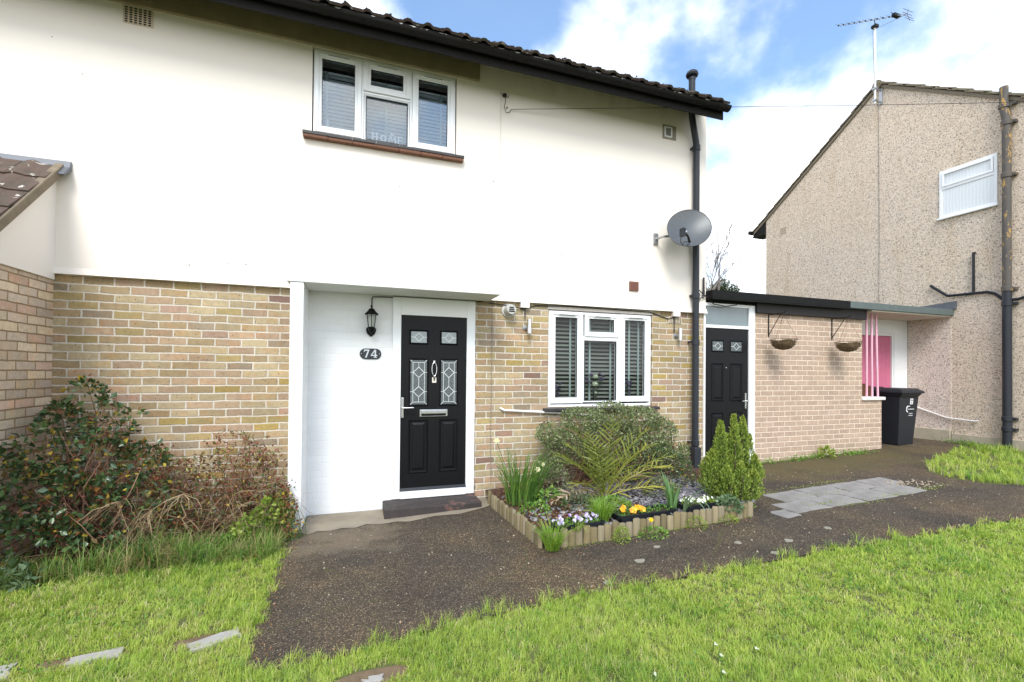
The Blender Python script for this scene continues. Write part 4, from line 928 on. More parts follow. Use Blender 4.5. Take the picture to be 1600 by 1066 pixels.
# ================================================================== LEFT WING (neighbour's lean-to porch)
lw = thing('lean_to_porch', 'projecting porch with pale brick, cream render and lichen spotted tiled lean-to roof', 'porch', (-3.6, 4.2, 0))
XL = -2.52
build('brick_wall', MB().box(XL-.25, XL, 3.52, 5.05, -.2, 2.26), M_brick_left, lw)
build('front_brick_wall', MB().box(-5.0, XL-.25, 3.30, 3.52, -.2, 2.26).box(XL-.25, XL-.001, 3.30, 3.52, -.2, 2.26), M_brick_left_front, lw)
SL = R(43.5); ysl = 5.02; zt = 3.16
def zr(y): return zt-(ysl-y)*math.tan(SL)
mb = MB(); mb.prism([(4.155, 2.245), (5.02, 2.245), (5.02, zr(5.02)), (4.155, zr(4.155))], XL-.22, XL+.022, 'YZ')
build('rendered_gable', mb, M_render_left, lw)
mb = MB(); mb.prism([(5.0, zt), (5.0, zt+.10), (3.7, zr(3.7)+.08), (3.7, zr(3.7)-.02)], XL+.022, XL+.085, 'YZ'); build('verge_board', mb, plain('weathered_verge', (.20, .16, .11), .95, var=.4, scale=14, bmp=.5), lw, bevel=.008)
def lean_tiles():
    y_e = 3.64; z_e = zr(y_e)+.085
    return tile_roof(XL+.07-9*.26, XL+.07, y_e, z_e, 1, 7, SL, gauge=.268, tw=.26, th=.03, roll=.016, seed=9)
rl = build('roof', lean_tiles(), M_tile_left, lw)
mb = MB(); mb.prism([(5.015, 3.285), (5.005, 3.285), (4.985, 3.225), (4.90, 3.135), (4.91, 3.125), (5.015, 3.20)], -5.0, XL+.13, 'YZ'); build('lead_flashing', mb, M_lead, lw, bevel=.004)

# ================================================================== OUTBUILDING
ob = thing('outbuilding', 'flat roofed brick outbuilding with black side door joining the two houses', 'outbuilding', (6.5, 5.05, .2))
mb = MB(); mb.box(5.375, 7.59, YB, YB+.22, .05, 2.352); mb.box(7.59, 8.04, YB, YB+.22, .05, 1.075)
build('brick_wall', mb, M_brick_out, ob)
build('return_wall', MB().box(7.37, 7.589, YB+.22, 5.60, .05, 2.45), M_brick_outY, ob)
build('sill_coping', MB().box(7.575, 8.10, YB-.03, YB+.25, 1.076, 1.128), M_coping, ob, bevel=.012)
build('fascia_board', MB().box(5.375, 7.62, 4.995, 5.045, 2.353, 2.498), M_beam, ob, bevel=.003)
build('flat_roof', MB().box(4.50, 7.115, 4.90, 8.0, 2.50, 2.607), M_felt_blk, ob, bevel=.006)
build('drip_felt', MB().prism([(4.50, 2.5), (7.115, 2.5), (7.115, 2.484), (4.5, 2.484)], 4.9, 4.93), M_felt_blk, ob)
sd_ = build('side_door', MB().box(4.475, 4.503, 5.03, 5.10, .1, 2.455).box(5.264, 5.374, 5.03, 5.10, .1, 2.455).box(4.503, 5.264, 5.031, 5.10, 2.41, 2.455).box(4.503, 5.264, 5.029, 5.10, 2.110, 2.152), M_white, ob, bevel=.004)
build('transom_glass', MB().box(4.503, 5.264, 5.05, 5.06, 2.152, 2.41), M_transom, sd_)
yf2 = 5.045
leaf2, mould2 = six_panel_door(sd_, 4.504, 5.262, .17, 2.108, yf2, None, None, None)
for a, b2 in ((4.630, 4.812), (4.950, 5.142)):
    mould2(a, b2, 1.795, 1.930, glass=M_obs); diamond(a, b2, 1.795, 1.930, sd_, yf2-.003)
    mould2(a, b2, 1.115, 1.610); mould2(a, b2, .42, .93)
lever(sd_, 5.215, 1.097, -1, yf2)
build('spyhole', MB().lathe((4.87, yf2-.004, 1.565), [(.008, 0), (.008, .003)], 10, 'Y'), M_chrome, sd_)
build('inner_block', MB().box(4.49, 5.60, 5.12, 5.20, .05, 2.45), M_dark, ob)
for i, x in enumerate((7.815, 7.935, 8.055)):
    build('pink_pole', MB().tube([(x+(.015 if i == 2 else 0)*0-.02*(i == 2), 5.13, 2.50), (x+.0, 5.13, 1.8), (x+.012*i, 5.13, 1.128)], .016, 10), M_pinkpole, ob, smooth=True)
build('pink_jamb', MB().box(7.592, 7.612, 5.10, 5.16, 1.13, 2.50), M_pinkpole, ob)

# hanging baskets with their brackets
M_coir = plain('moss_liner', (.13, .09, .045), 1, var=.7, scale=30, bmp=.9)
def basket(cx_, label, cz=1.965, wy=4.80):
    t = thing('hanging_basket', label, 'hanging basket', (cx_, wy, cz-.14), 'wire hanging baskets on the outbuilding')
    mb = MB(); rw = .17; ht = .145
    mb.tube([(cx_+rw*math.cos(a), wy+rw*math.sin(a), cz) for a in np.linspace(0, 2*math.pi, 25)], .004, 5, cap=False)
    for q in (.35, .68):
        rr = rw*math.cos(q*1.35); mb.tube([(cx_+rr*math.cos(a), wy+rr*math.sin(a), cz-ht*math.sin(q*1.45)) for a in np.linspace(0, 2*math.pi, 25)], .0025, 4, cap=False)
    for k in range(10):
        a = 2*math.pi*k/10; mb.tube([(cx_+rw*math.cos(q*1.5)*math.cos(a), wy+rw*math.cos(q*1.5)*math.sin(a), cz-ht*math.sin(q*1.5)) for q in np.linspace(0, 1, 6)], .0025, 4, cap=False)
    build('wire_bowl', mb, M_red, t)
    rg = np.random.default_rng(int(cx_*10)); mb = MB(); NA_ = 20; vs = []; fs = []
    for i, q in enumerate(np.linspace(.12, 1, 6)):
        for k in range(NA_):
            rr = (rw-.012)*math.cos(q*1.5)*rg.uniform(.90, 1.0)+.004; vs.append((cx_+rr*math.cos(2*math.pi*k/NA_), wy+rr*math.sin(2*math.pi*k/NA_), cz-ht*math.sin(q*1.5)+(rg.uniform(-.02, .028) if i == 0 else 0)))
    for i in range(5):
        for k in range(NA_): fs.append((i*NA_+k, i*NA_+(k+1) % NA_, (i+1)*NA_+(k+1) % NA_, (i+1)*NA_+k))
    fs.append(tuple(range(NA_))); mb.add(vs, fs); build('liner', mb, M_coir, t)
    mb = MB(); top = (cx_, wy, cz+.36)
    for k in range(3):
        a = 2*math.pi*k/3+.3+math.pi; mb.tube([(cx_+rw*math.cos(a), wy+rw*math.sin(a), cz), top], .0022, 4)
    build('chain', mb, M_red, t)
    mb = MB(); bx = cx_+.0
    mb.box(bx-.008, bx+.008, 5.040, 5.0485, 2.02, 2.345); mb.tube([(bx, 5.045, 2.338), (bx, wy-.03, 2.338)], .006, 6); mb.tube([(bx, 5.045, 2.04), (bx, wy+.05, 2.32)], .005, 6); mb.tube([(bx, wy-.01, 2.338), (bx, wy-.02, 2.36), (bx, wy-.045, 2.35)], .004, 6)
    build('wall_bracket', mb, M_blackmetal, t)
    return t
basket(5.64, 'hanging basket nearer the black side door, mossy wire bowl'); basket(6.915, 'hanging basket nearer the pink poles, mossy wire bowl')

# ================================================================== NEIGHBOUR
nb = thing('neighbour_house', 'pebbledashed two storey house seen gable end on at the right', 'house', (12, 6, .3))
XN = 9.6
gable = [(3.48, 0), (8.665, 0), (8.665, 5.06), (6.07, 7.10), (3.48, 5.06)]
mb = MB(); mb.prism([(3.48, .50), (8.665, .50), (8.665, 5.33), (6.07, 7.155), (3.48, 5.33)], XN, XN+.24, 'YZ')
mb.box(XN+.24, 18, 3.48, 3.72, .2, 5.0); mb.box(XN+.24, 18, 8.42, 8.665, .2, 5.0); mb.box(17.76, 18, 3.72, 8.42, .2, 5.0)
build('pebbledash_wall', mb, M_pebble, nb)
build('pink_pebbledash_panel', MB().box(XN-.012, XN-.001, 4.935, 5.58, .50, 2.48), M_pebble_pink, nb)
mb = MB(); mb.box(XN-.03, XN+.2, 3.46, 4.93, .1, .505); mb.box(XN-.045, XN+.2, 4.935, 5.58, .1, .555); build('plinth', mb, M_plinth, nb, bevel=.012)
# roof both slopes
sl = math.atan2(7.18-5.10, 9.03-6.07)
m1 = tile_roof(XN-.06, XN-.06+.30*14, 3.10, 5.10, 1, 13, sl, gauge=.279, tw=.30, th=.028, roll=.018, nx=4, seed=11)
m2 = tile_roof(XN-.06, XN-.06+.30*14, 9.04, 5.10, -1, 13, sl, gauge=.279, tw=.30, th=.028, roll=.018, nx=4, seed=12)
m1.add(m2.v, m2.f)
rn = build('roof', m1, M_tile_nb, nb)
mb = MB()
for k in range(9): mb.tube([(XN-.08+k*.45, 6.07, 7.145+random.uniform(-.006, .006)), (XN-.08+k*.45+.445, 6.07, 7.145)], [.085, .080], 12)
build('ridge_tile', mb, M_tile_nb, rn, smooth=True)
for s_y, dr in ((9.03, -1), (3.11, 1)):
    mb = MB(); mb.prism([(s_y, 5.09), (6.07, 7.165), (6.07, 7.105), (s_y, 5.03)], XN-.035, XN-.0012, 'YZ'); build('verge_mortar', mb, plain('verge_mortar', (.20, .165, .12), .9, var=.3), nb)
    mb = MB(); mb.prism([(s_y, 5.03), (s_y, 4.992), (s_y+dr*.36, 4.992), (s_y+dr*.36, 5.27)], XN-.02, XN+.2, 'YZ'); build('eaves_box', mb, M_gutter, nb)
mb = MB(); mb.tube([(XN-.12, 9.06, 5.10), (18, 9.06, 5.10)], .05, 10); mb.box(XN-.06, XN+.3, 8.67, 9.02, 4.96, 4.99); build('rear_gutter', mb, M_gutter, nb)
mb = MB(); mb.tube([(XN-.12, 3.07, 5.10), (18, 3.07, 5.10)], .05, 10); build('front_gutter', mb, M_gutter, nb)
# window in the gable (YZ plane)
def ybox(mb, y0, y1, z0, z1, x0, x1): mb.box(x0, x1, y0, y1, z0, z1)
w = build('window', MB().box(XN-.02, XN-.001, 4.335, 5.095, 4.215, 4.257).box(XN-.02, XN-.001, 4.335, 5.095, 4.99, 5.032).box(XN-.02, XN-.001, 4.335, 4.377, 4.257, 4.99).box(XN-.02, XN-.001, 5.053, 5.095, 4.257, 4.99).box(XN-.021, XN-.001, 4.377, 5.053, 4.70, 4.745), M_white, nb, bevel=.003)
mb = MB(); 
for (a, b2, c, d, g_) in ((4.38, 5.05, 4.748, 4.987, .030),):
    mb.box(XN-.035, XN-.0215, a, b2, c, c+g_); mb.box(XN-.035, XN-.0215, a, b2, d-g_, d); mb.box(XN-.035, XN-.0215, a, a+g_, c+g_, d-g_); mb.box(XN-.035, XN-.0215, b2-g_, b2, c+g_, d-g_)
build('top_light_frame', mb, M_white, w, bevel=.003)
def lace():
    m, nt, b, o = newmat('lace_curtain'); co = objco(nt)
    wv_ = N(nt, 'ShaderNodeTexWave'); wv_.bands_direction = 'Y'; wv_.inputs['Scale'].default_value = 7; wv_.inputs['Distortion'].default_value = 3; L(nt, co, wv_.inputs['Vector'])
    v = N(nt, 'ShaderNodeTexVoronoi'); v.inputs['Scale'].default_value = 45; L(nt, co, v.inputs['Vector'])
    c = mixc(nt, math_(nt, 'MULTIPLY', wv_.outputs['Fac'], .5), (.74, .77, .79), (.55, .59, .62)); c = mixc(nt, math_(nt, 'MULTIPLY', v.outputs['Distance'], .6), c, (.75, .78, .80))
    L(nt, c, b.inputs['Base Color']); b.inputs['Roughness'].default_value = .25; return m
build('net_curtained_pane', MB().box(XN-.008, XN-.0015, 4.377, 5.053, 4.257, 4.99), lace(), w)
build('window_sill', MB().box(XN-.05, XN-.001, 4.32, 5.12, 4.185, 4.214), M_white, w, bevel=.004)
ab = build('air_brick', MB().box(XN-.006, XN-.0005, 8.09, 8.27, 4.83, 5.0), M_terra, nb); mb = MB()
for i in range(6):
    for k in range(6): mb.box(XN-.008, XN-.0062, 8.10+i*.028, 8.115+i*.028, 4.845+k*.026, 4.857+k*.026)
build('vent_holes', mb, M_blackmetal, ab)
# soil pipe, old iron above, plastic below
def ironmat():
    m, nt, b, o = newmat('flaking_iron_pipe'); co = objco(nt); mpn = N(nt, 'ShaderNodeMapping'); mpn.inputs['Scale'].default_value = (1, 1, .35); L(nt, co, mpn.inputs['Vector'])
    k = ramp(nt, noise(nt, mpn.outputs[0], 16, 6, .7), [(.57, 0.0), (.60, 1.0)]); c = mixc(nt, noise(nt, co, 5, 5, .6), (.045, .05, .058), (.13, .105, .08)); c = mixc(nt, k, c, (.42, .26, .08))
    L(nt, c, b.inputs['Base Color']); b.inputs['Roughness'].default_value = .7; return m
M_iron = ironmat()
px_, py_ = XN-.075, 4.20
spn = build('soil_pipe', MB().tube([(px_, py_, 2.80), (px_, py_, 5.42), (px_+.0, py_+.005, 5.50), (px_-.0, py_+.03, 5.66), (px_, py_+.03, 6.0)], .052, 14), M_iron, nb, smooth=True)
build('lower_pipe', MB().tube([(px_, py_, .30), (px_, py_, 2.82)], .055, 14), M_pipe, spn, smooth=True)
for z in (5.70, 5.42, 4.60, 2.83, 2.60, .82, .66):
    mb = MB(); mb.lathe((px_, py_+(.03 if z > 5.6 else 0), z), [(.055, -.04), (.066, -.03), (.066, .03), (.055, .04)], 14); mb.box(px_-.0, XN-.002, py_-.10, py_-.05, z-.02, z+.02); build('pipe_collar', mb, M_iron if z > 2.7 else M_pipe, spn, smooth=True)
mb = MB(); xw = XN-.035
mb.tube([(XN+.01, 4.624, 3.505), (xw, 4.624, 3.50), (xw, 4.624, 2.86)], .020, 8); mb.tube([(xw, 5.215, 3.07), (xw, 5.20, 3.05), (xw, 4.98, 2.855), (xw, 4.94, 2.845), (xw, 4.45, 2.83), (xw, 4.36, 2.79), (xw, 4.25, 2.665), (xw-.03, 4.21, 2.66)], .022, 8)
mb.tube([(xw-.02, 4.19, 2.66), (xw, 4.10, 2.66), (xw, 3.95, 2.70)], .022, 8); build('waste_pipe', mb, M_black_pl, nb, smooth=True)
build('white_wall_pipe', MB().tube([(xw, 5.56, .92), (xw, 5.40, .90), (xw, 5.0, .765), (xw, 4.9, .755), (xw, 4.62, .74), (xw, 4.56, .75)], .012, 8), M_wframe, nb, smooth=True)
# passage porch belonging to the neighbour
pc = build('flat_roof', MB().box(7.118, XN-.001, 4.90, 8.0, 2.502, 2.606), M_felt_gry, nb, bevel=.006)
build('soffit', MB().box(7.63, XN-.013, 4.93, 5.60, 2.480, 2.501), M_soffit_old, nb)
mb = MB(); mb.prism([(4.86, 2.61), (5.62, 2.61), (5.62, 2.70), (4.86, 2.745)], XN-.03, XN-.003, 'YZ'); build('lead_upstand', mb, M_lead, nb)
mb = MB(); mb.box(9.235, XN-.013, 5.585, 5.75, .1, 2.48); mb.box(8.02, 9.235, 5.585, 5.75, 2.245, 2.48); mb.box(7.60, 8.02, 5.585, 5.75, .1, 2.48); build('painted_brick_wall', mb, M_wbrick, nb)
M_pinkdoor = plain('pink_door_paint', (.56, .15, .25), .6, var=.15, scale=5, bmp=.1)
mb = MB()
for k in range(9): mb.box(8.07+k*.1245, 8.07+k*.1245+.1215, 5.62, 5.66, .33, 2.185)
pd = build('pink_plank_door', mb, M_pinkdoor, nb, bevel=.004)
build('door_frame', MB().box(8.021, 8.068, 5.60, 5.70, .3, 2.244).box(9.195, 9.234, 5.60, 5.70, .3, 2.244).box(8.068, 9.195, 5.601, 5.70, 2.19, 2.244), M_wframe, pd)
build('backing', MB().box(8.05, 9.2, 5.662, 5.70, .3, 2.19), plain('dark_pink', (.15, .02, .04), .7), pd)
tag(build('planter_box', MB().box(7.62, 8.20, 5.30, 5.48, .30, 1.30).box(7.66, 8.16, 5.34, 5.44, 1.30, 1.335), M_planter, None, bevel=.008), 'rust brown wooden box standing behind the pink poles', 'box')

# TV aerial -------------------------------------------------------
t = thing('tv_aerial', 'television aerial on a tall white mast clamped to the gable ridge', 'aerial', (9.1, 6.0, 6.5))
XA = 9.42
s_ = (XA)/9.1
def AP(y, z): return (XA, y*s_, 1.47+(z-1.47)*s_)
ym = 5.83*s_; zb = 1.47+(6.55-1.47)*s_; ztp = 8.22
build('mast', MB().tube([(XA, ym, zb), (XA, ym, ztp)], .019, 10), M_wframe, t, smooth=True)
mb = MB(); zz = zb+.02
for z in (zb+.05, zb+.28): mb.box(XA-.02, XN-.001, ym-.012, ym+.012, z, z+.025); mb.obox((XA, ym, z+.012), .07, .07, .03)
mb.box(XN-.02, XN-.001, ym-.03, ym+.03, zb+.02, zb+.34); build('mast_bracket', mb, M_steel_dull, t)
b0 = Vector((XA, 6.53*s_, 1.47+(8.10-1.47)*s_)); b1 = Vector((XA, 5.30*s_, 1.47+(8.0-1.47)*s_))
b0 = Vector((XA-.02, 6.75, 8.76)); b1 = Vector((XA-.02, 5.48, 8.06))
build('boom', MB().tube([b0, b1], .007, 6), M_steel_dull, t)
for k in range(10):
    mb = MB(); p = b0+(b1-b0)*(k/12.0+.02); mb.tube([p+Vector((-.085, 0, 0)), p+Vector((.085, 0, 0))], .0035, 4); mb.obox(tuple(p), .02, .022, .022)
    build('director_element', mb, M_blackmetal, t)
p = b0+(b1-b0)*.86; mb = MB(); mb.obox(tuple(p), .16, .06, .05); mb.tube([p+Vector((-.14, 0, .02)), p+Vector((.14, 0, .02))], .006, 5); build('dipole', mb, M_blackmetal, t)
p = b1; mb = MB()
for dz in (-.13, -.07, .0, .05): mb.tube([p+Vector((-.13, -abs(dz)*.3, dz)), p+Vector((.13, -abs(dz)*.3, dz))], .004, 4)
mb.tube([p+Vector((0, -.04, -.15)), p, p+Vector((0, -.02, .07))], .004, 4); build('reflector', mb, M_red, t)
build('clamp', MB().obox((XA, ym, ztp+.01), .09, .09, .05).tube([(XA, ym, ztp), (XA-.01, ym, 8.37)], .008, 6), M_blackmetal, t)
build('coaxial_cable', MB().tube([p, (XA-.02, ym+.03, ztp-.05), (XA-.021, ym, zb+.6), (XA-.021, ym, zb+.1), (XN-.006, ym+.05, zb), (XN-.008, ym+.03, 4.0), (XN-.016, ym+.04, 2.7)], .004, 5), M_cable_g, t)

# wheelie bin -----------------------------------------------------
t = thing('wheelie_bin', 'dark grey wheelie bin with white markings between the brick wall and pebbledash', 'wheelie bin', (8.6, 5.25, .33))
bx0, bx1, by0, by1 = 8.47, 8.97, 4.985, 5.50; bz = gz(8.6)+.004
M_bin = plain('grey_bin_plastic', (.022, .025, .030), .45, spec=.3, var=.12, scale=9, bmp=.15)
def taper(mb, x0, x1, y0, y1, z0, z1, tx0, tx1, ty0, ty1):
    vs = [(x0, y0, z0), (x1, y0, z0), (x1, y1, z0), (x0, y1, z0), (tx0, ty0, z1), (tx1, ty0, z1), (tx1, ty1, z1), (tx0, ty1, z1)]
    return mb.add(vs, [(0, 3, 2, 1), (4, 5, 6, 7), (0, 1, 5, 4), (1, 2, 6, 5), (2, 3, 7, 6), (3, 0, 4, 7)])
mb = MB(); taper(mb, 8.50, 8.86, 5.08, 5.44, bz, bz+.80, 8.455, 8.925, 5.03, 5.50); taper(mb, 8.455, 8.925, 5.03, 5.50, bz+.8002, bz+.86, 8.43, 8.955, 4.99, 5.52)
build('body', mb, M_bin, t, bevel=.012)
mb = MB(); taper(mb, 8.415, 8.975, 4.965, 5.53, bz+.862, bz+.905, 8.42, 8.97, 4.975, 5.53); taper(mb, 8.43, 8.96, 4.99, 5.53, bz+.9052, bz+.945, 8.47, 8.92, 5.05, 5.51)
lid = build('lid', mb, M_bin, t, bevel=.012); build('lid_handle', MB().tube([(8.52, 5.52, bz+.93), (8.52, 5.555, bz+.95), (8.87, 5.555, bz+.95), (8.87, 5.52, bz+.93)], .012, 8), M_bin, lid, smooth=True)
for x in (8.462, 8.885):
    wh = build('wheel', MB().lathe((x, 5.44, bz+.10), [(.06, -.0), (.10, .004), (.10, .038), (.06, .042)], 22, 'X'), plain('black_rubber', (.015, .015, .015), .8), t, smooth=True)
    build('hub', MB().lathe((x-.003, 5.44, bz+.10), [(.045, 0), (.045, .048)], 16, 'X'), M_bin, wh)
M_mark = plain('white_print', (.75, .76, .76), .6, var=.03)
def yb(z): return 5.08-(z-bz)/.80*.05-.003
mb = MB()
def mark(x0, x1, z0, z1, off=0):
    mb.add([(x0, yb(z0)-off, z0), (x1, yb(z0)-off, z0), (x1, yb(z1)-off, z1), (x0, yb(z1)-off, z1), (x0, yb(z0)+.003, z0), (x1, yb(z0)+.003, z0), (x1, yb(z1)+.003, z1), (x0, yb(z1)+.003, z1)], [(0, 1, 2, 3), (4, 7, 6, 5), (0, 4, 5, 1), (2, 6, 7, 3), (0, 3, 7, 4), (1, 5, 6, 2)])
mark(8.71, 8.78, bz+.68, bz+.775)
prev = None
for k in range(14):
    a = R(60+k*15); p = (8.685+.055*math.cos(a), bz+.60+.052*math.sin(a))
    if prev: 
        w_ = .003+.010*math.sin(math.pi*k/14); mark(min(prev[0], p[0])-w_/2, max(prev[0], p[0])+w_/2, min(prev[1], p[1])-w_/2, max(prev[1], p[1])+w_/2, .0003*(k % 3))
    prev = p
rg = np.random.default_rng(3)
def glyphs(x0, x1, z, h):
    x = x0
    while x < x1-.006:
        w_ = rg.uniform(.005, .009)
        mark(x, x+.0022, z, z+h*rg.choice([1, .75, 1.25])); mark(x+.0024, x+w_, z+h*rg.choice([0, .35, .7]), z+h*rg.choice([0, .35, .7])*0+h*.95, .0002) if rg.random() < .5 else mark(x+.0024, x+w_, z, z+.0032, .0002)
        x += w_+.003
glyphs(8.665, 8.825, bz+.592, .014); glyphs(8.70, 8.79, bz+.52, .012); glyphs(8.69, 8.80, bz+.488, .012)
build('printed_markings', mb, M_mark, t)
mb = MB(); 
def mark2(x0, x1, z0, z1): mark(x0, x1, z0, z1, .0008)
mark2(8.720, 8.735, bz+.735, bz+.76); mark2(8.745, 8.765, bz+.735, bz+.76); mark2(8.735, 8.742, bz+.692, bz+.72); mark2(8.75, 8.757, bz+.692, bz+.72)
build('sticker_figures', mb, M_bin, t)

# ================================================================== FLOWER BED
def leaves_np(P, D, U, Ln, W, fold=.25, bend=0.0):
    """P base points, D direction, U side vector; returns V (n*4,3), F (n*2? quads)"""
    n = len(P); Nn = np.cross(D, U)
    tip = P+D*Ln[:, None]+Nn*(bend*Ln)[:, None] if np.ndim(bend) else P+D*Ln[:, None]
    mid = P+D*(Ln*.45)[:, None]
    l = mid+U*(W*.5)[:, None]+Nn*(W*fold)[:, None]; r = mid-U*(W*.5)[:, None]+Nn*(W*fold)[:, None]
    V = np.stack([P, l, tip, r, mid], 1).reshape(-1, 3)
    b = np.arange(n)[:, None]*5
    F = np.concatenate([b+np.array([[0, 4, 1]]), b+np.array([[4, 2, 1]]), b+np.array([[0, 3, 4]]), b+np.array([[4, 3, 2]])], 0)
    return V, F
def unit(a): return a/np.maximum(np.linalg.norm(a, axis=-1, keepdims=True), 1e-9)
def rand_leaf_set(P, main, rg, L0, L1, ratio, spread=.8, up=.0):
    n = len(P); D = unit(main+rg.normal(size=(n, 3))*spread+np.array([0, 0, up])); U = unit(np.cross(D, rg.normal(size=(n, 3))))
    # leaves tend to lie with their faces to the sky
    Ln = rg.uniform(L0, L1, n); W = Ln*ratio*rg.uniform(.8, 1.2, n); return D, U, Ln, W
def leaf_obj(name, P, main, rg, L0, L1, ratio, mat, parent, val=None, spread=.8, up=0, flat=0):
    D, U, Ln, W = rand_leaf_set(P, main, rg, L0, L1, ratio, spread, up)
    if flat: U = unit(np.cross(D, np.array([0, 0, 1.0])+rg.normal(size=(len(P), 3))*flat))
    V, F = leaves_np(P, D, U, Ln, W); v = rg.uniform(0, 1, len(P)) if val is None else val
    return npmesh(name, V, F, mat, parent, np.repeat(v, 5))
def twigs(mb, starts, ends, r, rg, wob=.05, n=5, a=None):
    for s, e in zip(starts, ends):
        s = np.array(s); e = np.array(e); L_ = np.linalg.norm(e-s); pts = []
        o1 = rg.normal(size=3)*wob*L_*1.2; o1[2] = abs(o1[2])
        for i in range(n+1):
            t = i/n; pts.append(tuple(s*(1-t)+e*t+o1*math.sin(math.pi*t)+rg.normal(size=3)*wob*.25*L_*(0 < t < 1)))
        mb.tube(pts, [r*(1-.65*i/n) for i in range(n+1)], 4, cap=False, a=(rg.uniform(0, 1) if a is None else a))
def blob_pts(rg, n, blobs, surf=.55, gap=.0, gscale=6):
    """points in a union of ellipsoids (cx,cy,cz,rx,ry,rz), biased to the skin; returns points, outward dirs"""
    P = []; O = []
    w = np.array([b[3]*b[4]*b[5] for b in blobs])**.67; w = w/w.sum()
    for b, k in zip(blobs, (w*n*(1+gap)).astype(int)):
        d = unit(rg.normal(size=(k, 3))); r = rg.uniform(0, 1, k)**(1/3); r = surf+(1-surf)*r if surf else r
        p = np.array(b[:3])+d*np.array(b[3:6])*r[:, None]; P.append(p); O.append(d)
    P = np.concatenate(P); O = np.concatenate(O)
    if gap:
        g = np.sin(P[:, 0]*gscale*2.1+1)*np.sin(P[:, 1]*gscale*2.7+2)+np.sin(P[:, 2]*gscale*2.3+P[:, 0]*gscale)*.8+rg.normal(size=len(P))*.3
        keep = g > np.quantile(g, gap/(1+gap)*.9); P = P[keep]; O = O[keep]
    return P, O

# log edging
t = thing('log_roll_edging', 'low half round log roll edging bounding the flower bed on two sides', 'edging', (2.4, 3.4, .05))
edge = []
def seg(a, b2, n):
    for i in range(n): f = (i+.5)/n; edge.append((a[0]+(b2[0]-a[0])*f, a[1]+(b2[1]-a[1])*f, math.atan2(b2[1]-a[1], b2[0]-a[0])))
seg((1.375, 4.80), (1.435, 3.43), 21); seg((1.45, 3.405), (2.4, 3.385), 14); seg((2.4, 3.385), (3.45, 3.37), 15); seg((3.45, 3.37), (3.60, 3.39), 2)
rgl = np.random.default_rng(21)
for i, (x, y, a) in enumerate(edge):
    h = .135+rgl.uniform(-.014, .010); rr = rgl.uniform(.031, .0345); z0_ = gz(x)-.03
    mb = MB(); n = 12; vs = []; fs = []
    lean = rgl.uniform(-.010, .010)
    prof = [(z0_, 1.0), (gz(x)+h-.008, 1.0), (gz(x)+h, .82)]
    for (z, s) in prof:
        for k in range(n):
            an = 2*math.pi*k/n; px2 = math.cos(an)*rr*s; py2 = math.sin(an)*rr*.62*s
            vs.append((x+px2*math.cos(a)-py2*math.sin(a)+lean*(z-z0_)/.15, y+px2*math.sin(a)+py2*math.cos(a)+lean*(z-z0_)/.15, z+rgl.uniform(-.0015, .0015)))
    for j in range(2):
        for k in range(n): fs.append((j*n+k, j*n+(k+1) % n, (j+1)*n+(k+1) % n, (j+1)*n+k))
    fs.append(tuple(2*n+k for k in range(n))); fs.append(tuple(range(n))[::-1]); mb.add(vs, fs, float(rgl.uniform(0, 1))); build('log', mb, M_log, t, smooth=True)
mb = MB()
for i in range(6): mb.lathe((1.66+i*.058, 4.60-.004*i, gz(1.7)+.02), [(.028, 0), (.028, .115), (.022, .12)], 10)
t2 = tag(build('short_log_roll', mb, M_log, None, smooth=True), 'short piece of log roll among the daffodil leaves by the wall', 'edging')

# slate chips and mulch
rgs = np.random.default_rng(31); n = 2600
xs = rgs.uniform(1.5, 3.7, n); ys = rgs.uniform(3.46, 4.75, n)
keep = (rgs.uniform(0, 1, n) < np.clip((xs-1.6)*.9, .10, 1)) ; xs, ys = xs[keep], ys[keep]; n = len(xs)
V = []; F = []; A_ = []
for i in range(n):
    c = np.array([xs[i], ys[i], gz(xs[i])+.092+rgs.uniform(0, .014)]); a = rgs.uniform(0, math.pi); l, w_ = rgs.uniform(.018, .042), rgs.uniform(.010, .020); h = rgs.uniform(.003, .007)
    tx, ty = rgs.normal(size=2)*.28; o = len(V)
    u = np.array([math.cos(a), math.sin(a), tx]); v_ = np.array([-math.sin(a), math.cos(a), ty]); nn = np.array([-tx*.7, -ty*.7, 1])
    for s_ in (-1, 1):
        for (p, q) in ((-l, -w_*.7), (l*.8, -w_), (l, w_*.6), (-l*.7, w_)): V.append(c+u*p+v_*q+nn*h*s_)
    F += [(o+4, o+5, o+6, o+7), (o, o+1, o+5, o+4), (o+1, o+2, o+6, o+5), (o+2, o+3, o+7, o+6), (o+3, o, o+4, o+7)]; A_ += [rgs.uniform(0, 1)]*8
tag(npmesh('slate_chips', np.array(V), np.array(F), M_slate, None, np.array(A_)), 'purple grey slate chippings covering the flower bed', 'slate chippings', kind='stuff')
n = 1100; P = np.stack([rgs.uniform(1.45, 2.4, n), rgs.uniform(3.6, 4.9, n), np.zeros(n)], 1); P[:, 2] = ground_z(P[:, 0])+.10
tag(leaf_obj('leaf_litter', P, np.tile([[0, 0, .0]], (n, 1)), rgs, .015, .05, .5, M_leaflitter, None, spread=1.0), 'brown dead leaves and bark littering the left of the bed', 'leaf litter', kind='stuff')
for (x, y, s, l) in ((1.92, 4.02, .07, 'large curled brown dead leaf lying on the bed mulch'),):
    P = np.array([[x+dx, y+dy, gz(x)+.11] for dx, dy in ((0, 0), (.01, .0), (.0, .01), (-.01, 0), (0, -.01))]); M5 = np.array([[1, .2, .2], [-.8, .5, .2], [.3, 1, .1], [-.4, -.9, .2], [.8, -.6, .15]])
    tag(leaf_obj('dead_leaf', P, M5, rgs, .07, .1, .55, M_leaflitter, None, spread=.1, val=np.full(5, .6)), l, 'dead leaf')

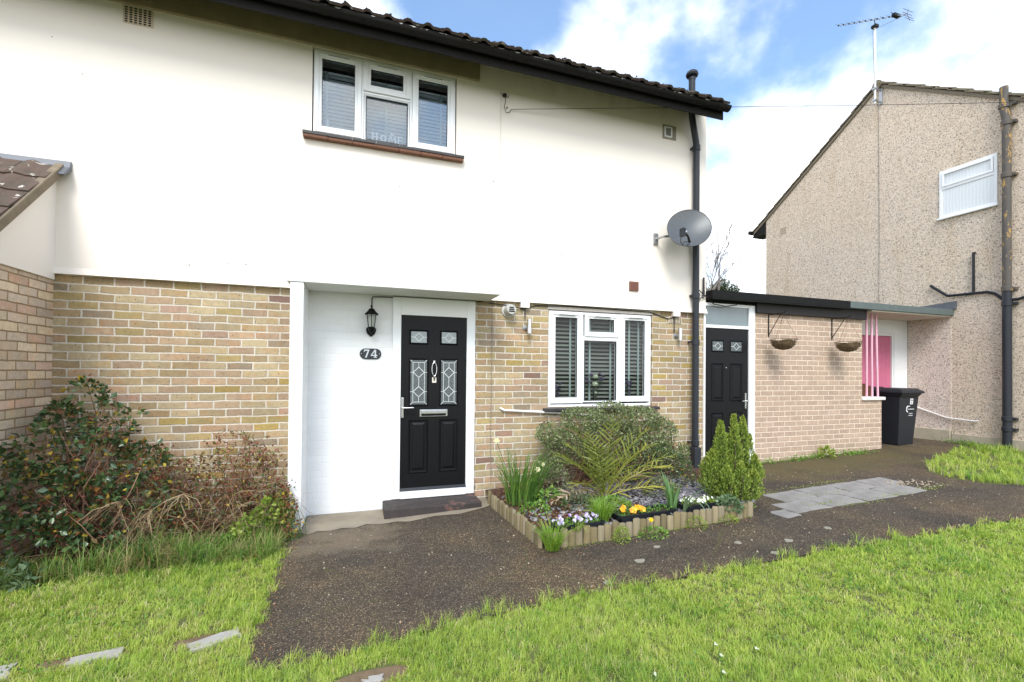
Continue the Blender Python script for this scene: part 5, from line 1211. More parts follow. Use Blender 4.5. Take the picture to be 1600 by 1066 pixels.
M_euon = leafmat('shrub_leaf', [(0, (.16, .10, .11)), (.20, (.22, .17, .15)), (.34, (.10, .145, .055)), (.62, (.19, .24, .095)), (.86, (.29, .34, .16)), (1, (.44, .48, .29))], .45, .2)
M_palm = leafmat('palm_leaflet', [(0, (.50, .36, .29)), (.12, (.42, .30, .19)), (.22, (.12, .16, .035)), (.6, (.23, .26, .05)), (1, (.46, .43, .08))], .4, .22)
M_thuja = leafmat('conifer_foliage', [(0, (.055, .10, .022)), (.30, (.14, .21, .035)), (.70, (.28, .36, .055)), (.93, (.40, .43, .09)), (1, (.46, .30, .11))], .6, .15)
M_strap = leafmat('daffodil_leaf', [(0, (.06, .14, .03)), (.55, (.12, .23, .05)), (.9, (.22, .34, .06)), (1, (.30, .14, .05))], .35, .25)
M_bulb = leafmat('bulb_leaf', [(0, (.10, .20, .06)), (1, (.20, .34, .14))], .4, .2)
M_glauc = leafmat('blue_green_leaf', [(0, (.09, .15, .07)), (1, (.19, .27, .15))], .4, .2)
M_grass = leafmat('grass_blade', [(0, (.64, .54, .33)), (.10, (.56, .53, .26)), (.17, (.52, .57, .14)), (.45, (.41, .52, .095)), (.75, (.30, .43, .075)), (1, (.13, .27, .06))], .6, .35, .25)
M_rough = leafmat('rough_blade', [(0, (.46, .36, .20)), (.14, (.36, .30, .14)), (.2, (.24, .34, .08)), (.6, (.15, .27, .055)), (1, (.07, .15, .04))], .6, .3, .25)
M_tuft = leafmat('tuft_blade', [(0, (.14, .26, .03)), (.7, (.24, .40, .05)), (1, (.38, .48, .12))], .4, .3)
M_lime = leafmat('lime_leaf', [(0, (.16, .26, .03)), (.6, (.27, .36, .06)), (1, (.42, .46, .12))], .5, .3)
M_green = leafmat('fresh_leaf', [(0, (.08, .19, .03)), (.6, (.16, .31, .05)), (1, (.28, .42, .08))], .4, .3)
M_yelfl = leafmat('orange_petal', [(0, (.80, .30, .01)), (.5, (.85, .42, .01)), (1, (.85, .58, .04))], .5, .3)
M_cream = leafmat('cream_petal', [(0, (.70, .66, .42)), (1, (.85, .82, .62))], .5, .3)
M_white_p = leafmat('snow_petal', [(0, (.72, .74, .66)), (1, (.85, .86, .80))], .5, .3)
M_mauve = leafmat('mauve_petal', [(0, (.22, .12, .40)), (.4, (.45, .36, .62)), (1, (.82, .78, .84))], .5, .3)
M_darkleaf = leafmat('dark_glossy_leaf', [(0, (.035, .068, .026)), (.5, (.062, .115, .040)), (.80, (.11, .17, .055)), (.90, (.17, .055, .03)), (.975, (.45, .33, .035)), (1, (.50, .40, .06))], .28, .10, .6)
M_redleaf = leafmat('bronze_leaf', [(0, (.17, .045, .028)), (.42, (.25, .085, .045)), (.55, (.10, .13, .04)), (.85, (.20, .22, .06)), (.95, (.55, .40, .06)), (1, (.62, .50, .10))], .4, .15)
M_mixleaf = leafmat('mixed_leaf', [(0, (.09, .03, .02)), (.35, (.15, .06, .035)), (.45, (.04, .07, .025)), (.8, (.07, .12, .035)), (.95, (.16, .20, .05)), (1, (.45, .36, .06))], .4, .15)
M_twig = leafmat('red_brown_twig', [(0, (.11, .05, .035)), (.6, (.21, .105, .065)), (1, (.32, .19, .12))], .8, 0)
M_dry = leafmat('dry_stem', [(0, (.14, .085, .045)), (.5, (.26, .18, .10)), (1, (.42, .32, .19))], .8, 0)
M_bark = plain('bark', (.10, .075, .05), .95, var=.4, scale=30, bmp=.6)

# shrub against the wall
rg = np.random.default_rng(41)
t = thing('wall_shrub', 'bushy variegated shrub with purple tinged leaves growing under the ground floor window', 'shrub', (2.8, 4.75, .15))
blobs = [(2.10, 4.72, .78, .20, .22, .16), (2.45, 4.74, .92, .28, .24, .16), (2.85, 4.74, .98, .30, .24, .16), (3.25, 4.74, .90, .28, .24, .18), (3.55, 4.76, .72, .24, .22, .22), (2.3, 4.75, .62, .28, .22, .26), (2.8, 4.72, .66, .40, .26, .30), (3.3, 4.74, .58, .34, .24, .30), (3.7, 4.74, .40, .26, .20, .26), (3.45, 4.66, .25, .35, .20, .16), (3.85, 4.76, .50, .12, .14, .14), (2.95, 4.72, .36, .45, .22, .24), (2.05, 4.70, .44, .16, .14, .16)]
P, O = blob_pts(rg, 24000, blobs, .45, .30, 7)
P = P[(P[:, 1] < 5.03) & (P[:, 2] > .12)]; O = unit(rg.normal(size=P.shape)+np.array([0, -.3, .5]))
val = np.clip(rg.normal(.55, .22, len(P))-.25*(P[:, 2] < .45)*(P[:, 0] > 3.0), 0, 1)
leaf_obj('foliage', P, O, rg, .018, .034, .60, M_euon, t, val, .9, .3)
mb = MB(); idx = rg.choice(len(P), 150); twigs(mb, [(rg.uniform(2.3, 3.5), rg.uniform(4.72, 4.85), .10) for _ in idx], P[idx], .006, rg, .08); build('branches', mb, M_twig, t, fix=False)

# palm
t = thing('palm', 'small date palm with arching yellow green fronds in the middle of the bed', 'palm', (2.42, 4.10, .13))
rg = np.random.default_rng(43)
crown = np.array([2.42, 4.12, .20])
build('stem', MB().lathe(tuple(crown-np.array([0, 0, .10])), [(.05, -.06), (.055, .02), (.045, .10), (.02, .16)], 12), M_bark, t, smooth=True)
# direction azimuth, elevation, length, droop, colour
fr = [(3.5, 50, .78, .30, .45), (-.55, 48, .82, .26, .6), (-1.7, 84, .82, .16, .55), (3.3, 74, .84, .26, .5), (-.2, 70, .86, .28, .55), (.1, 55, .84, .34, .55), (3.0, 56, .74, .34, .5), (-2.7, 38, .60, .36, .6), (-.15, 38, .80, .30, .9), (-.40, 22, .70, .30, .95), (-.9, 66, .74, .30, .7),
      (-2.3, 68, .72, .3, .4), (.3, 30, .62, .30, .05), (-1.25, 6, .38, .50, 1.0), (-3.05, 16, .66, .30, .02), (-2.75, 27, .66, .34, .07), (3.1, 8, .5, .3, .04), (-2.25, -4, .62, .16, .85), (1.5, 70, .75, .3, .5), (2.2, 62, .7, .3, .45)]
for (az, el, Lf, dr, colr) in fr:
    el = R(el); V = []; F = []; A_ = []; pts = []
    dh = np.array([math.cos(az), math.sin(az), 0])
    nS = 15
    for i in range(nS+1):
        s = i/nS; e2 = el-dr*2.4*s*s; 
        pts.append(crown.copy() if i == 0 else pts[-1]+Lf/nS*(dh*math.cos(e2)+np.array([0, 0, math.sin(e2)])))
    pts = [np.array([p[0], p[1], max(p[2], gz(p[0])+.11)]) for p in pts]
    mb = MB(); mb.tube([tuple(p) for p in pts[::3]], [.008*(1-.75*i/len(pts[::3])) for i in range(len(pts[::3]))], 5, cap=False, a=min(1, colr+.1))
    vs = []; fs = []
    for i in range(3, nS+1):
        tdir = unit(pts[i]-pts[i-1]); side = unit(np.cross(tdir, np.array([0, 0, 1.0]))+1e-6); nrm_ = np.cross(side, tdir)
        for sgn in (-1, 1):
          for sub in (0,):
            base = pts[i]*(1-sub)+pts[i-1]*sub
            ln = (.21*math.sin(math.pi*(.16+.80*i/nS))**.8+.03)*rg.uniform(.85, 1.12)*Lf/.8
            d = unit(side*sgn*rg.uniform(.75, 1.0)+tdir*(.50+.45*i/nS)+nrm_*rg.uniform(-.1, .6)+np.array([0, 0, -.12]))
            wv_ = unit(np.cross(d, nrm_)+nrm_*rg.normal()*.35)*.0078
            m_ = base+d*ln*.55; tp = base+d*ln+np.array([0, 0, -.06*ln])
            o = len(vs); vs += [base-wv_*.5, base+wv_*.5, m_+wv_, m_-wv_, tp]; fs += [(o, o+1, o+2), (o, o+2, o+3), (o+3, o+2, o+4)]; A_ += [float(np.clip(colr+rg.normal()*.07, 0, 1))]*5
    ro = build('frond', mb, M_palm, t, fix=False)
    npmesh('leaflets', np.array(vs), np.array(fs), M_palm, ro, np.array(A_))

# conifer
t = thing('conifer', 'dwarf golden green conifer with pointed plumes at the right end of the bed', 'conifer', (3.60, 3.62, .12))
rg = np.random.default_rng(47); Ps = []; Ds = []; Vs_ = []
sp_list = [(-.17, -.02, .90, .105), (-.02, -.05, .97, .10), (.15, .00, .94, .10), (.27, .03, .74, .10), (-.09, .02, .70, .11), (.07, .02, .72, .11), (-.25, .02, .60, .12), (.05, .12, .74, .14), (-.10, .12, .68, .13), (.20, -.12, .55, .13), (-.05, -.18, .50, .12), (-.20, -.14, .46, .11), (.26, -.05, .52, .11), (.10, -.20, .42, .11), (.24, .14, .6, .14), (-.24, .12, .5, .13)]
for (dx, dy, H_, r_) in sp_list:
    k = int(2700*H_*r_/.12); s = rg.uniform(0, 1, k)**.85
    prof = r_*np.minimum(1.0, (1-s)**.62*1.30)*(.82+.18*np.sin(s*14+dx*20))*(1.12-.25*np.abs(s-.35))
    an = rg.uniform(0, 2*math.pi, k); rr = prof*rg.uniform(.55, 1.08, k)
    bx, by = 3.60+dx*.86, 3.65+dy*.9
    eg = .58+.42*np.clip(H_*s/.34, 0, 1); P = np.stack([3.605+(bx-3.605)*eg+dx*.08*s+np.cos(an)*rr*(.4+.6*eg), 3.65+(by-3.65)*eg+np.sin(an)*rr*(.4+.6*eg), .13+H_*(s*.94+.02)], 1)
    D = np.stack([np.cos(an)*.42, np.sin(an)*.42, np.full(k, .95)], 1)
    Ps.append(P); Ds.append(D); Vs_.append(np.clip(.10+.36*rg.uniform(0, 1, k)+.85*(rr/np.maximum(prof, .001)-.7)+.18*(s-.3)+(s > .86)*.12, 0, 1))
P = np.concatenate(Ps); D = np.concatenate(Ds); v = np.concatenate(Vs_)
D = unit(D+rg.normal(size=D.shape)*.33)
U = unit(np.cross(D, np.stack([D[:, 1]+rg.normal(size=len(D))*.8, -D[:, 0]+rg.normal(size=len(D))*.8, np.zeros(len(D))], 1))); Ln = rg.uniform(.018, .040, len(P)); W = Ln*.30
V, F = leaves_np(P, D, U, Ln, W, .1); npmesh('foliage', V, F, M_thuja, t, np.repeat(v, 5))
mb = MB()
for (dx, dy, H_, r_) in sp_list: mb.tube([(3.615+dx*.2, 3.65+dy*.2, .08), (3.615+dx*.7, 3.65+dy*.8, .3), (3.615+dx*.86, 3.65+dy, .10+H_*.85)], [.016, .012, .004], 6)
build('trunk', mb, M_bark, t)

# strap leaved clumps
def clump(name, label, cat, c, n, h, lean, w, mat, seed, parent=None, curl=.5, group=None, z=.09, az=None):
    rg = np.random.default_rng(seed); t = thing(name, label, cat, (c[0], c[1], gz(c[0])+z), group); vs = []; fs = []; A_ = []
    for i in range(n):
        a = rg.uniform(0, 2*math.pi) if az is None else rg.normal(az, .9); rr = rg.uniform(0, 1)**.5*c[2]; b = np.array([c[0]+rr*math.cos(a), c[1]+rr*math.sin(a), gz(c[0])+z])
        L_ = h*rg.uniform(.6, 1.1); l = lean*rg.uniform(.3, 1.3); a2 = a+rg.normal()*.5; dh = np.array([math.cos(a2), math.sin(a2), 0]); side = np.array([-math.sin(a2), math.cos(a2), 0]); ww = w*rg.uniform(.7, 1.2)
        side = unit(side+dh*rg.normal()*.8); p = b; o = len(vs); S = 6; col_ = rg.uniform(0, .9)
        for k in range(S+1):
            s = k/S; e = math.pi/2-l*(.35+1.3*curl*s*s*2)
            if k: p = p+L_/S*(dh*math.cos(e)+np.array([0, 0, math.sin(e)]))
            q = p.copy(); q[2] = max(q[2], gz(q[0])+.012); 
            wk = ww*(1-s**2.2)*.5+.0004; vs += [q-side*wk, q+side*wk]; A_ += [col_+(.1 if s > .93 else 0)]*2
        for k in range(S): fs.append((o+2*k, o+2*k+1, o+2*k+3, o+2*k+2))
    npmesh('leaves', np.array(vs), np.array(fs), mat, t, np.array(A_)); return t
t = clump('daffodil_clump', 'tall clump of dark green daffodil leaves with cream flowers by the front door', 'daffodils', (1.62, 4.40, .17), 170, .60, .66, .012, M_strap, 51, curl=.6)
def bloom(par, p, r, seed, mat, stem_from, matc=None):
    rg = np.random.default_rng(seed); mb = MB(); face = unit(np.array([rg.normal()*.3-.2, -1, .25])); a_ = unit(np.cross(face, [0, 0, 1])); b_ = np.cross(a_, face)
    for ring, rad in ((0, r), (1, r*.75), (2, r*.5)):
        for k in range(6):
            an = 2*math.pi*(k+ring*.5)/6; d = a_*math.cos(an)+b_*math.sin(an); s_v = np.cross(face, d)
            c = np.array(p)+face*ring*.006; mb.add([c, c+d*rad*.6+s_v*rad*.3+face*.004, c+d*rad+face*.006*ring, c+d*rad*.6-s_v*rad*.3+face*.004], [(0, 1, 2, 3)], rg.uniform(0, 1))
    f = build('flower', mb, mat, par, fix=False); build('flower_stem', MB().tube([stem_from, ((stem_from[0]+p[0])/2, stem_from[1], stem_from[2]*.4+p[2]*.6), tuple(np.array(p)+[0, .01, 0])], .003, 5), plain('stem_green', (.09, .16, .04), .5), f)
for (x, z, s, r) in ((1.272, .815, 1, .034), (1.70, .515, 2, .030), (1.755, .56, 3, .026)): bloom(t, (x, 4.18, z), r, s, M_cream, (1.55, 4.35, .15))
clump('grass_tuft', 'bright green grassy tuft outside the front left corner of the edging', 'grass tuft', (1.50, 3.36, .055), 210, .27, .85, .006, M_tuft, 52, z=.0)
clump('grass_tuft', 'bright green spiky tuft inside the bed between the violas and pansies', 'grass tuft', (2.06, 3.56, .055), 240, .26, .9, .006, M_tuft, 53)
clump('daffodil_leaves', 'upright blue green leaves between the two right hand flower troughs', 'bulb leaves', (2.80, 3.56, .035), 18, .38, .28, .028, M_bulb, 54)
t = clump('drooping_leaves', 'blue green strap leaves hanging over the log edging onto the path', 'bulb leaves', (2.82, 3.45, .03), 5, .42, 1.5, .022, M_glauc, 55, curl=.7, az=-2.0, z=.13)
clump('pale_grass_spray', 'pale striped grass blades trailing over the logs beside the corner tuft', 'grass tuft', (1.72, 3.40, .04), 26, .17, 1.2, .006, M_lime, 56, curl=.7, az=-1.2, z=.12)

# flower troughs
def trough(x0, x1, y, rz, label, kind, seed):
    rg = np.random.default_rng(seed); cx2 = (x0+x1)/2; z = gz(cx2)+.095; t = thing('flower_trough', label, 'planter', (cx2, y, z), 'black flower troughs along the front of the bed')
    L_ = x1-x0; d = .085; mb = MB(); cs, sn = math.cos(rz), math.sin(rz)
    def T(u, v, w_): return (cx2+u*cs-v*sn, y+u*sn+v*cs, z+w_)
    hl, hd = L_/2, d; o = [(-hl, -hd), (hl, -hd), (hl, hd), (-hl, hd)]
    rings = [(.86, -.05), (1.0, .052), (1.04, .052), (1.04, .064), (.98, .064), (.96, .035)]
    vs = [T(u*s if abs(s) else u, v*s, h) for s, h in rings for u, v in o]; fs = []
    for i in range(len(rings)-1):
        for k in range(4): fs.append((i*4+k, i*4+(k+1) % 4, (i+1)*4+(k+1) % 4, (i+1)*4+k))
    fs.append((3, 2, 1, 0)); mb.add(vs, fs); build('trough', mb, M_black_pl, t, fix=True)
    build('compost', MB().add([T(u*.97, v*.97, .04) for u, v in o], [(0, 1, 2, 3)]), M_soil, t, fix=False)
    n = 260; P = np.array([T(rg.uniform(-hl*.95, hl*.95), rg.uniform(-hd, hd)*.9, .045+rg.uniform(0, .03)) for _ in range(n)])
    leaf_obj('leaves', P, np.tile([[0, -.2, .5]], (n, 1)), rg, .015, .035, .55, M_green if kind != 'white' else M_lime, t, rg.uniform(0, .5, n), .9)
    spots_ = {'viola': [(rg.uniform(-hl*.95, hl*.95), rg.uniform(-hd, hd*.6), .017, M_mauve) for _ in range(30)], 'pansy': [(-hl*.80, -.02, .030, M_yelfl), (-hl*.66, .02, .026, M_yelfl), (-hl*.52, -.04, .022, M_yelfl), (-hl*.44, -.03, .034, M_yelfl), (-hl*.30, -.02, .030, M_yelfl), (-hl*.15, -.045, .032, M_yelfl), (-hl*.10, .02, .026, M_yelfl)], 'white': [(rg.uniform(-hl*.85, hl*.95), rg.uniform(-hd, hd*.7), .013, M_white_p) for _ in range(40)]}[kind]
    for (u, v, r, mt) in spots_:
        p = np.array(T(u, v, .070+rg.uniform(0, .035))); mb = MB(); face = unit(np.array([rg.normal()*.4, -.8, .7])); a_ = unit(np.cross(face, [0, 0, 1])); b_ = np.cross(a_, face)
        for k in range(5):
            an = 2*math.pi*k/5+.3; dd_ = a_*math.cos(an)+b_*math.sin(an); sv = np.cross(face, dd_); mb.add([p, p+dd_*r*.6+sv*r*.55, p+dd_*r*1.05+face*r*.1, p+dd_*r*.6-sv*r*.55], [(0, 1, 2, 3)], rg.uniform(0, 1))
        fl = build('flower', mb, mt, t, fix=False)
trough(1.56, 2.00, 3.50, .02, 'black trough of purple and white violas nearest the front corner', 'viola', 61)
trough(2.16, 2.76, 3.515, .06, 'black trough of orange pansies in the middle of the bed front', 'pansy', 62)
trough(2.86, 3.30, 3.53, .04, 'black trough of tiny white flowers beside the conifer', 'white', 63)

# low cushions
def cushion(name, label, cat, c, r, h, n, mat, seed, L0, L1, ratio=.6, z=0.0, group=None):
    rg = np.random.default_rng(seed); P, O = blob_pts(rg, n, [(c[0], c[1], gz(c[0])+z+h*.25, r, r*.8, h)], .5)
    k = P[:, 2] > gz(c[0])+z-.002; P, O = P[k], O[k]
    o = leaf_obj(name, P, O*.6, rg, L0, L1, ratio, mat, None, None, .6, .3); tag(o, label, cat, group); return o
cushion('stonecrop', 'round cushion of yellow green stonecrop against the left part of the logs', 'stonecrop', (2.10, 3.30), .075, .11, 800, M_lime, 71, .008, .016, .7)
cushion('weed_clump', 'leafy dandelion weed at the foot of the log edging', 'weed', (2.42, 3.31), .13, .055, 420, M_green, 72, .012, .035, .4)
cushion('stonecrop', 'loose yellow green plant on the path below the drooping leaves', 'stonecrop', (2.88, 3.32), .10, .085, 560, M_lime, 73, .008, .018, .6)
cushion('stonecrop', 'small yellow green plant at the foot of the logs below the conifer', 'stonecrop', (3.25, 3.33), .09, .055, 460, M_lime, 74, .008, .018, .6)
cushion('pale_leaved_plant', 'pale mealy leaved plant spilling over the logs under the conifer', 'plant', (3.33, 3.42), .12, .09, 260, M_glauc, 75, .03, .055, .8, z=.09)
cushion('strawberry_plant', 'low fresh green leafy plant in front of the daffodil clump', 'plant', (1.86, 4.20), .17, .13, 420, M_green, 76, .02, .04, .75, z=.09)
cushion('low_green_plant', 'low green leafy plant at the back left of the bed', 'plant', (1.60, 4.0), .16, .08, 260, M_green, 77, .02, .035, .7, z=.09)
cushion('mid_green_shrub', 'small olive green bush between the daffodils and the palm', 'shrub', (1.98, 4.50), .24, .34, 1900, M_euon, 78, .016, .03, .55, z=.05)
cushion('low_green_plant', 'low bright green creeping plant in front of the palm stem', 'plant', (2.35, 3.85), .19, .09, 900, M_green, 83, .015, .03, .6, z=.09)
cushion('low_green_plant', 'green leafy plant between the palm and the blue green bulb leaves', 'plant', (3.05, 4.05), .20, .15, 1500, M_euon, 84, .016, .03, .6, z=.08)
cushion('grey_green_plant', 'grey green leafy plant at the foot of the palm', 'plant', (2.05, 4.0), .16, .12, 900, M_glauc, 79, .015, .035, .35, z=.09)
cushion('dark_low_shrub', 'dark leafy low shrub to the right of the palm', 'shrub', (3.35, 4.45), .42, .36, 3400, M_darkleaf, 80, .018, .032, .6, z=.05)
dn = thing('dandelion', 'single yellow dandelion flower in front of the logs', 'dandelion', (2.38, 3.30, gz(2.38)))
bloom(dn, (2.38, 3.29, gz(2.38)+.15), .022, 9, leafmat('dandelion_petal', [(0, (.85, .60, .01)), (1, (.9, .7, .03))], .5, .2), (2.40, 3.32, gz(2.4)))
# pebbles at the slab patch
rg = np.random.default_rng(81); pts = [(5.95+rg.normal()*.13+.25*q, 3.62-.28*q+rg.normal()*.05, 0) for q in rg.uniform(0, 1, 70)]; pts = [(x, y, gz(x)+.008) for x, y, _ in pts]
tag(build('gravel', lumps(pts, list(rg.uniform(.006, .014, 70)), 82), plain('pale_gravel', (.34, .28, .21), .9, var=.3, scale=30), None), 'pale gravel stones scattered at the right end of the paving slabs', 'gravel', kind='stuff')

# ================================================================== LEFT SHRUB BORDER
t = thing('dark_shrub', 'tall dark glossy leaved shrub with a few yellow leaves in the left corner', 'shrub', (-2.1, 4.5, 0))
rg = np.random.default_rng(91)
blobs = [(-2.25, 4.70, 1.02, .16, .18, .20), (-2.13, 4.72, 1.24, .13, .14, .14), (-1.98, 4.72, 1.18, .07, .08, .05), (-1.80, 4.70, 1.08, .07, .08, .06), (-2.28, 4.50, .80, .24, .22, .22), (-1.95, 4.66, .98, .17, .18, .17), (-1.98, 4.52, .70, .28, .24, .22), (-1.70, 4.60, .72, .20, .20, .14), (-2.30, 4.36, .46, .22, .22, .30), (-2.05, 4.40, .40, .28, .22, .26), (-1.62, 4.50, .46, .20, .20, .15), (-1.84, 4.34, .28, .22, .18, .20), (-2.15, 4.20, .22, .26, .14, .20)]
P, O = blob_pts(rg, 3000, blobs, .4, .95, 8)
k = (P[:, 0] > -2.50) & (P[:, 1] < 5.02) & (P[:, 2] > .03); P, O = P[k], O[k]
leaf_obj('foliage', P, O*.6+np.array([0, -.35, .1]), rg, .036, .070, .58, M_darkleaf, t, rg.uniform(0, 1, len(P))**1.05, .5, -.15)
tips = P[rg.choice(len(P), 170)]
leaf_obj('young_leaves', np.repeat(tips+np.array([0, -.01, .03]), 6, 0)+rg.normal(size=(170*6, 3))*.012, np.tile([[0, -.2, .8]], (170*6, 1)), rg, .018, .034, .35, M_redleaf, t, rg.uniform(0, .4, 170*6), .8)
mb = MB(); idx = rg.choice(len(P), 120); twigs(mb, [(rg.uniform(-2.3, -1.8), rg.uniform(4.4, 4.7), 0) for _ in idx], P[idx]+np.array([0, 0, .02]), .007, rg, .07); build('branches', mb, M_twig, t, fix=False)

t = thing('bronze_shrub', 'straggly red brown shrub with thin bare stems against the brick wall', 'shrub', (-1.1, 4.65, 0))
rg = np.random.default_rng(93); ends = []
for i in range(95):
    x = rg.uniform(-1.75, -.52); top = np.interp(x, [-1.75, -1.45, -1.2, -1.0, -.85, -.52], [.72, .80, 1.02, .96, .86, .50])
    ends.append((x, rg.uniform(4.38, 4.95), top*rg.uniform(.25, 1.0)))
starts = [(np.clip(-1.12+(e[0]+1.12)*.45+rg.normal()*.12, -1.7, -.6), rg.uniform(4.55, 4.85), 0) for e in ends]
mb = MB(); twigs(mb, starts, ends, .0045, rg, .10, 6)
side_s = []; side_e = []
for e, s in zip(ends, starts):
    for q in range(5):
        f = rg.uniform(.45, 1); b = np.array(s)*(1-f)+np.array(e)*f; d = unit(rg.normal(size=3)+np.array([0, -.2, .3])); L_ = rg.uniform(.05, .17); side_s.append(tuple(b)); side_e.append(tuple(b+d*L_))
twigs(mb, side_s, side_e, .0022, rg, .10, 2); build('stems', mb, M_twig, t, fix=False)
TP = np.array(side_e+ends); TP = TP[(TP[:, 2] > .05) & (TP[:, 1] < 5.03) & (TP[:, 0] < -.50)]
Pl = np.repeat(TP, 8, 0)+rg.normal(size=(len(TP)*8, 3))*.016; Pl = Pl[Pl[:, 1] < 5.03]
leaf_obj('foliage', Pl, np.tile([[0, -.2, .35]], (len(Pl), 1)), rg, .018, .044, .42, M_redleaf, t, rg.uniform(0, 1, len(Pl))**1.35, .9)
P, O = blob_pts(rg, 1350, [(-1.55, 4.50, .38, .28, .20, .22), (-1.2, 4.52, .30, .28, .18, .22), (-.85, 4.55, .30, .25, .16, .24), (-1.6, 4.38, .16, .3, .16, .14), (-.88, 4.66, .72, .12, .12, .10), (-.74, 4.68, .62, .14, .12, .08), (-.62, 4.58, .36, .12, .12, .16), (-1.28, 4.66, .62, .20, .15, .12), (-1.15, 4.66, .80, .06, .06, .06)], .3, .2)
leaf_obj('green_foliage', P, O*.5, rg, .022, .045, .5, M_mixleaf, t, rg.uniform(0, 1, len(P)), .7)

# dead stems lying forward
t = thing('dry_plant', 'tangle of pale dry dead stems flopping over in front of the shrubs', 'dead stems', (-1.4, 4.3, 0))
rg = np.random.default_rng(95); mb = MB(); S_ = []; E_ = []
for i in range(190): 
    x = rg.uniform(-2.1, -.62); S_.append((x, rg.uniform(4.25, 4.7), rg.uniform(.12, .48))); a = rg.normal(-1.8, 1.3); L_ = rg.uniform(.12, .42); E_.append((x+math.cos(a)*L_, max(4.1, S_[-1][1]+math.sin(a)*L_*.6), max(.03, S_[-1][2]-rg.uniform(.1, .4))))
twigs(mb, S_, E_, .0022, rg, .22, 6)
for base in [(-1.72, 4.26, .46), (-1.30, 4.28, .48), (-1.50, 4.25, .38)]:
    for i in range(9):
        a = rg.uniform(-2.9, -.9); L_ = rg.uniform(.15, .32); twigs(mb, [base], [(base[0]+math.cos(a)*L_, base[1]-.06, base[2]-L_*rg.uniform(.5, 1))], .0034, rg, .12, 5)
    twigs(mb, [(-1.2, 4.6, .0)], [base], .006, rg, .15, 6)
build('stems', mb, M_dry, t, fix=False)

def leafy(name, label, cat, pts_, n, seed, mat, L0, L1, ratio):
    rg = np.random.default_rng(seed); P, O = blob_pts(rg, n, pts_, .4, .2); P = P[P[:, 2] > .01]; t = thing(name, label, cat, (pts_[0][0], pts_[0][1], 0))
    o = leaf_obj('leaves', P, np.tile([[0, -.5, .1]], (len(P), 1)), rg, L0, L1, ratio, mat, t, None, .55); mb = MB(); k = rg.choice(len(P), min(60, len(P)))
    twigs(mb, [(pts_[0][0]+rg.normal()*.06, pts_[0][1]+rg.normal()*.04, 0) for _ in k], P[k], .003, rg, .08, 3); build('stems', mb, plain('green_stem', (.10, .16, .04), .6), t, fix=False); return t
leafy('nettle_plant', 'bright lime green leafy plant at the foot of the white pier', 'plant', [(-.82, 4.36, .14, .16, .12, .13), (-.70, 4.44, .24, .13, .10, .14), (-.62, 4.52, .14, .10, .10, .12)], 620, 101, M_lime, .03, .05, .85)
leafy('green_weed', 'fresh green three lobed weed in front of the bronze shrub', 'weed', [(-1.02, 4.28, .07, .14, .08, .06), (-1.2, 4.2, .05, .10, .06, .05)], 260, 102, M_green, .025, .045, .8)
leafy('pier_shrub', 'reddish green shrub tips leaning across the base of the white pier', 'shrub', [(-.55, 4.42, .26, .07, .06, .13), (-.52, 4.38, .12, .08, .06, .10), (-.60, 4.48, .40, .05, .05, .06)], 330, 103, M_redleaf, .025, .045, .55)
leafy('broad_leaf_weed', 'broad blue green leaved weed at the left edge of the lawn', 'weed', [(-2.16, 3.95, .08, .12, .10, .08)], 46, 104, M_glauc, .06, .10, .45)
# rubble edging stones
rg = np.random.default_rng(111); 
for i, (x, y, s) in enumerate([(-.62, 4.16, .05), (-.73, 4.20, .06), (-.86, 4.20, .07), (-.99, 4.17, .06), (-1.12, 4.15, .07), (-1.26, 4.13, .06), (-1.40, 4.12, .07)]):
    mb = MB(); mb.lathe((x, y, -.01), [(s*.7, 0), (s, s*.3), (s*.85, s*.8), (s*.4, s)], 8)
    mb.v = [tuple(np.array(v)+rg.uniform(-.2, .2, 3)*s) for v in mb.v]; tag(build('rubble_stone', mb, M_stone, None, bevel=.004), 'buried brown rubble stone edging the shrub border', 'stone', 'rubble stones edging the shrub border')
P = np.array([[-1.42, 4.05, .05]]*4); tag(leaf_obj('dead_leaf', P, np.array([[1, 0, .5], [-1, .1, .4], [.1, -.6, .9], [-.1, .5, -.2]], float), rg, .08, .12, .75, M_leaflitter, None, np.full(4, .75), .1), 'large pale brown dead leaf on the grass below the shrubs', 'dead leaf')

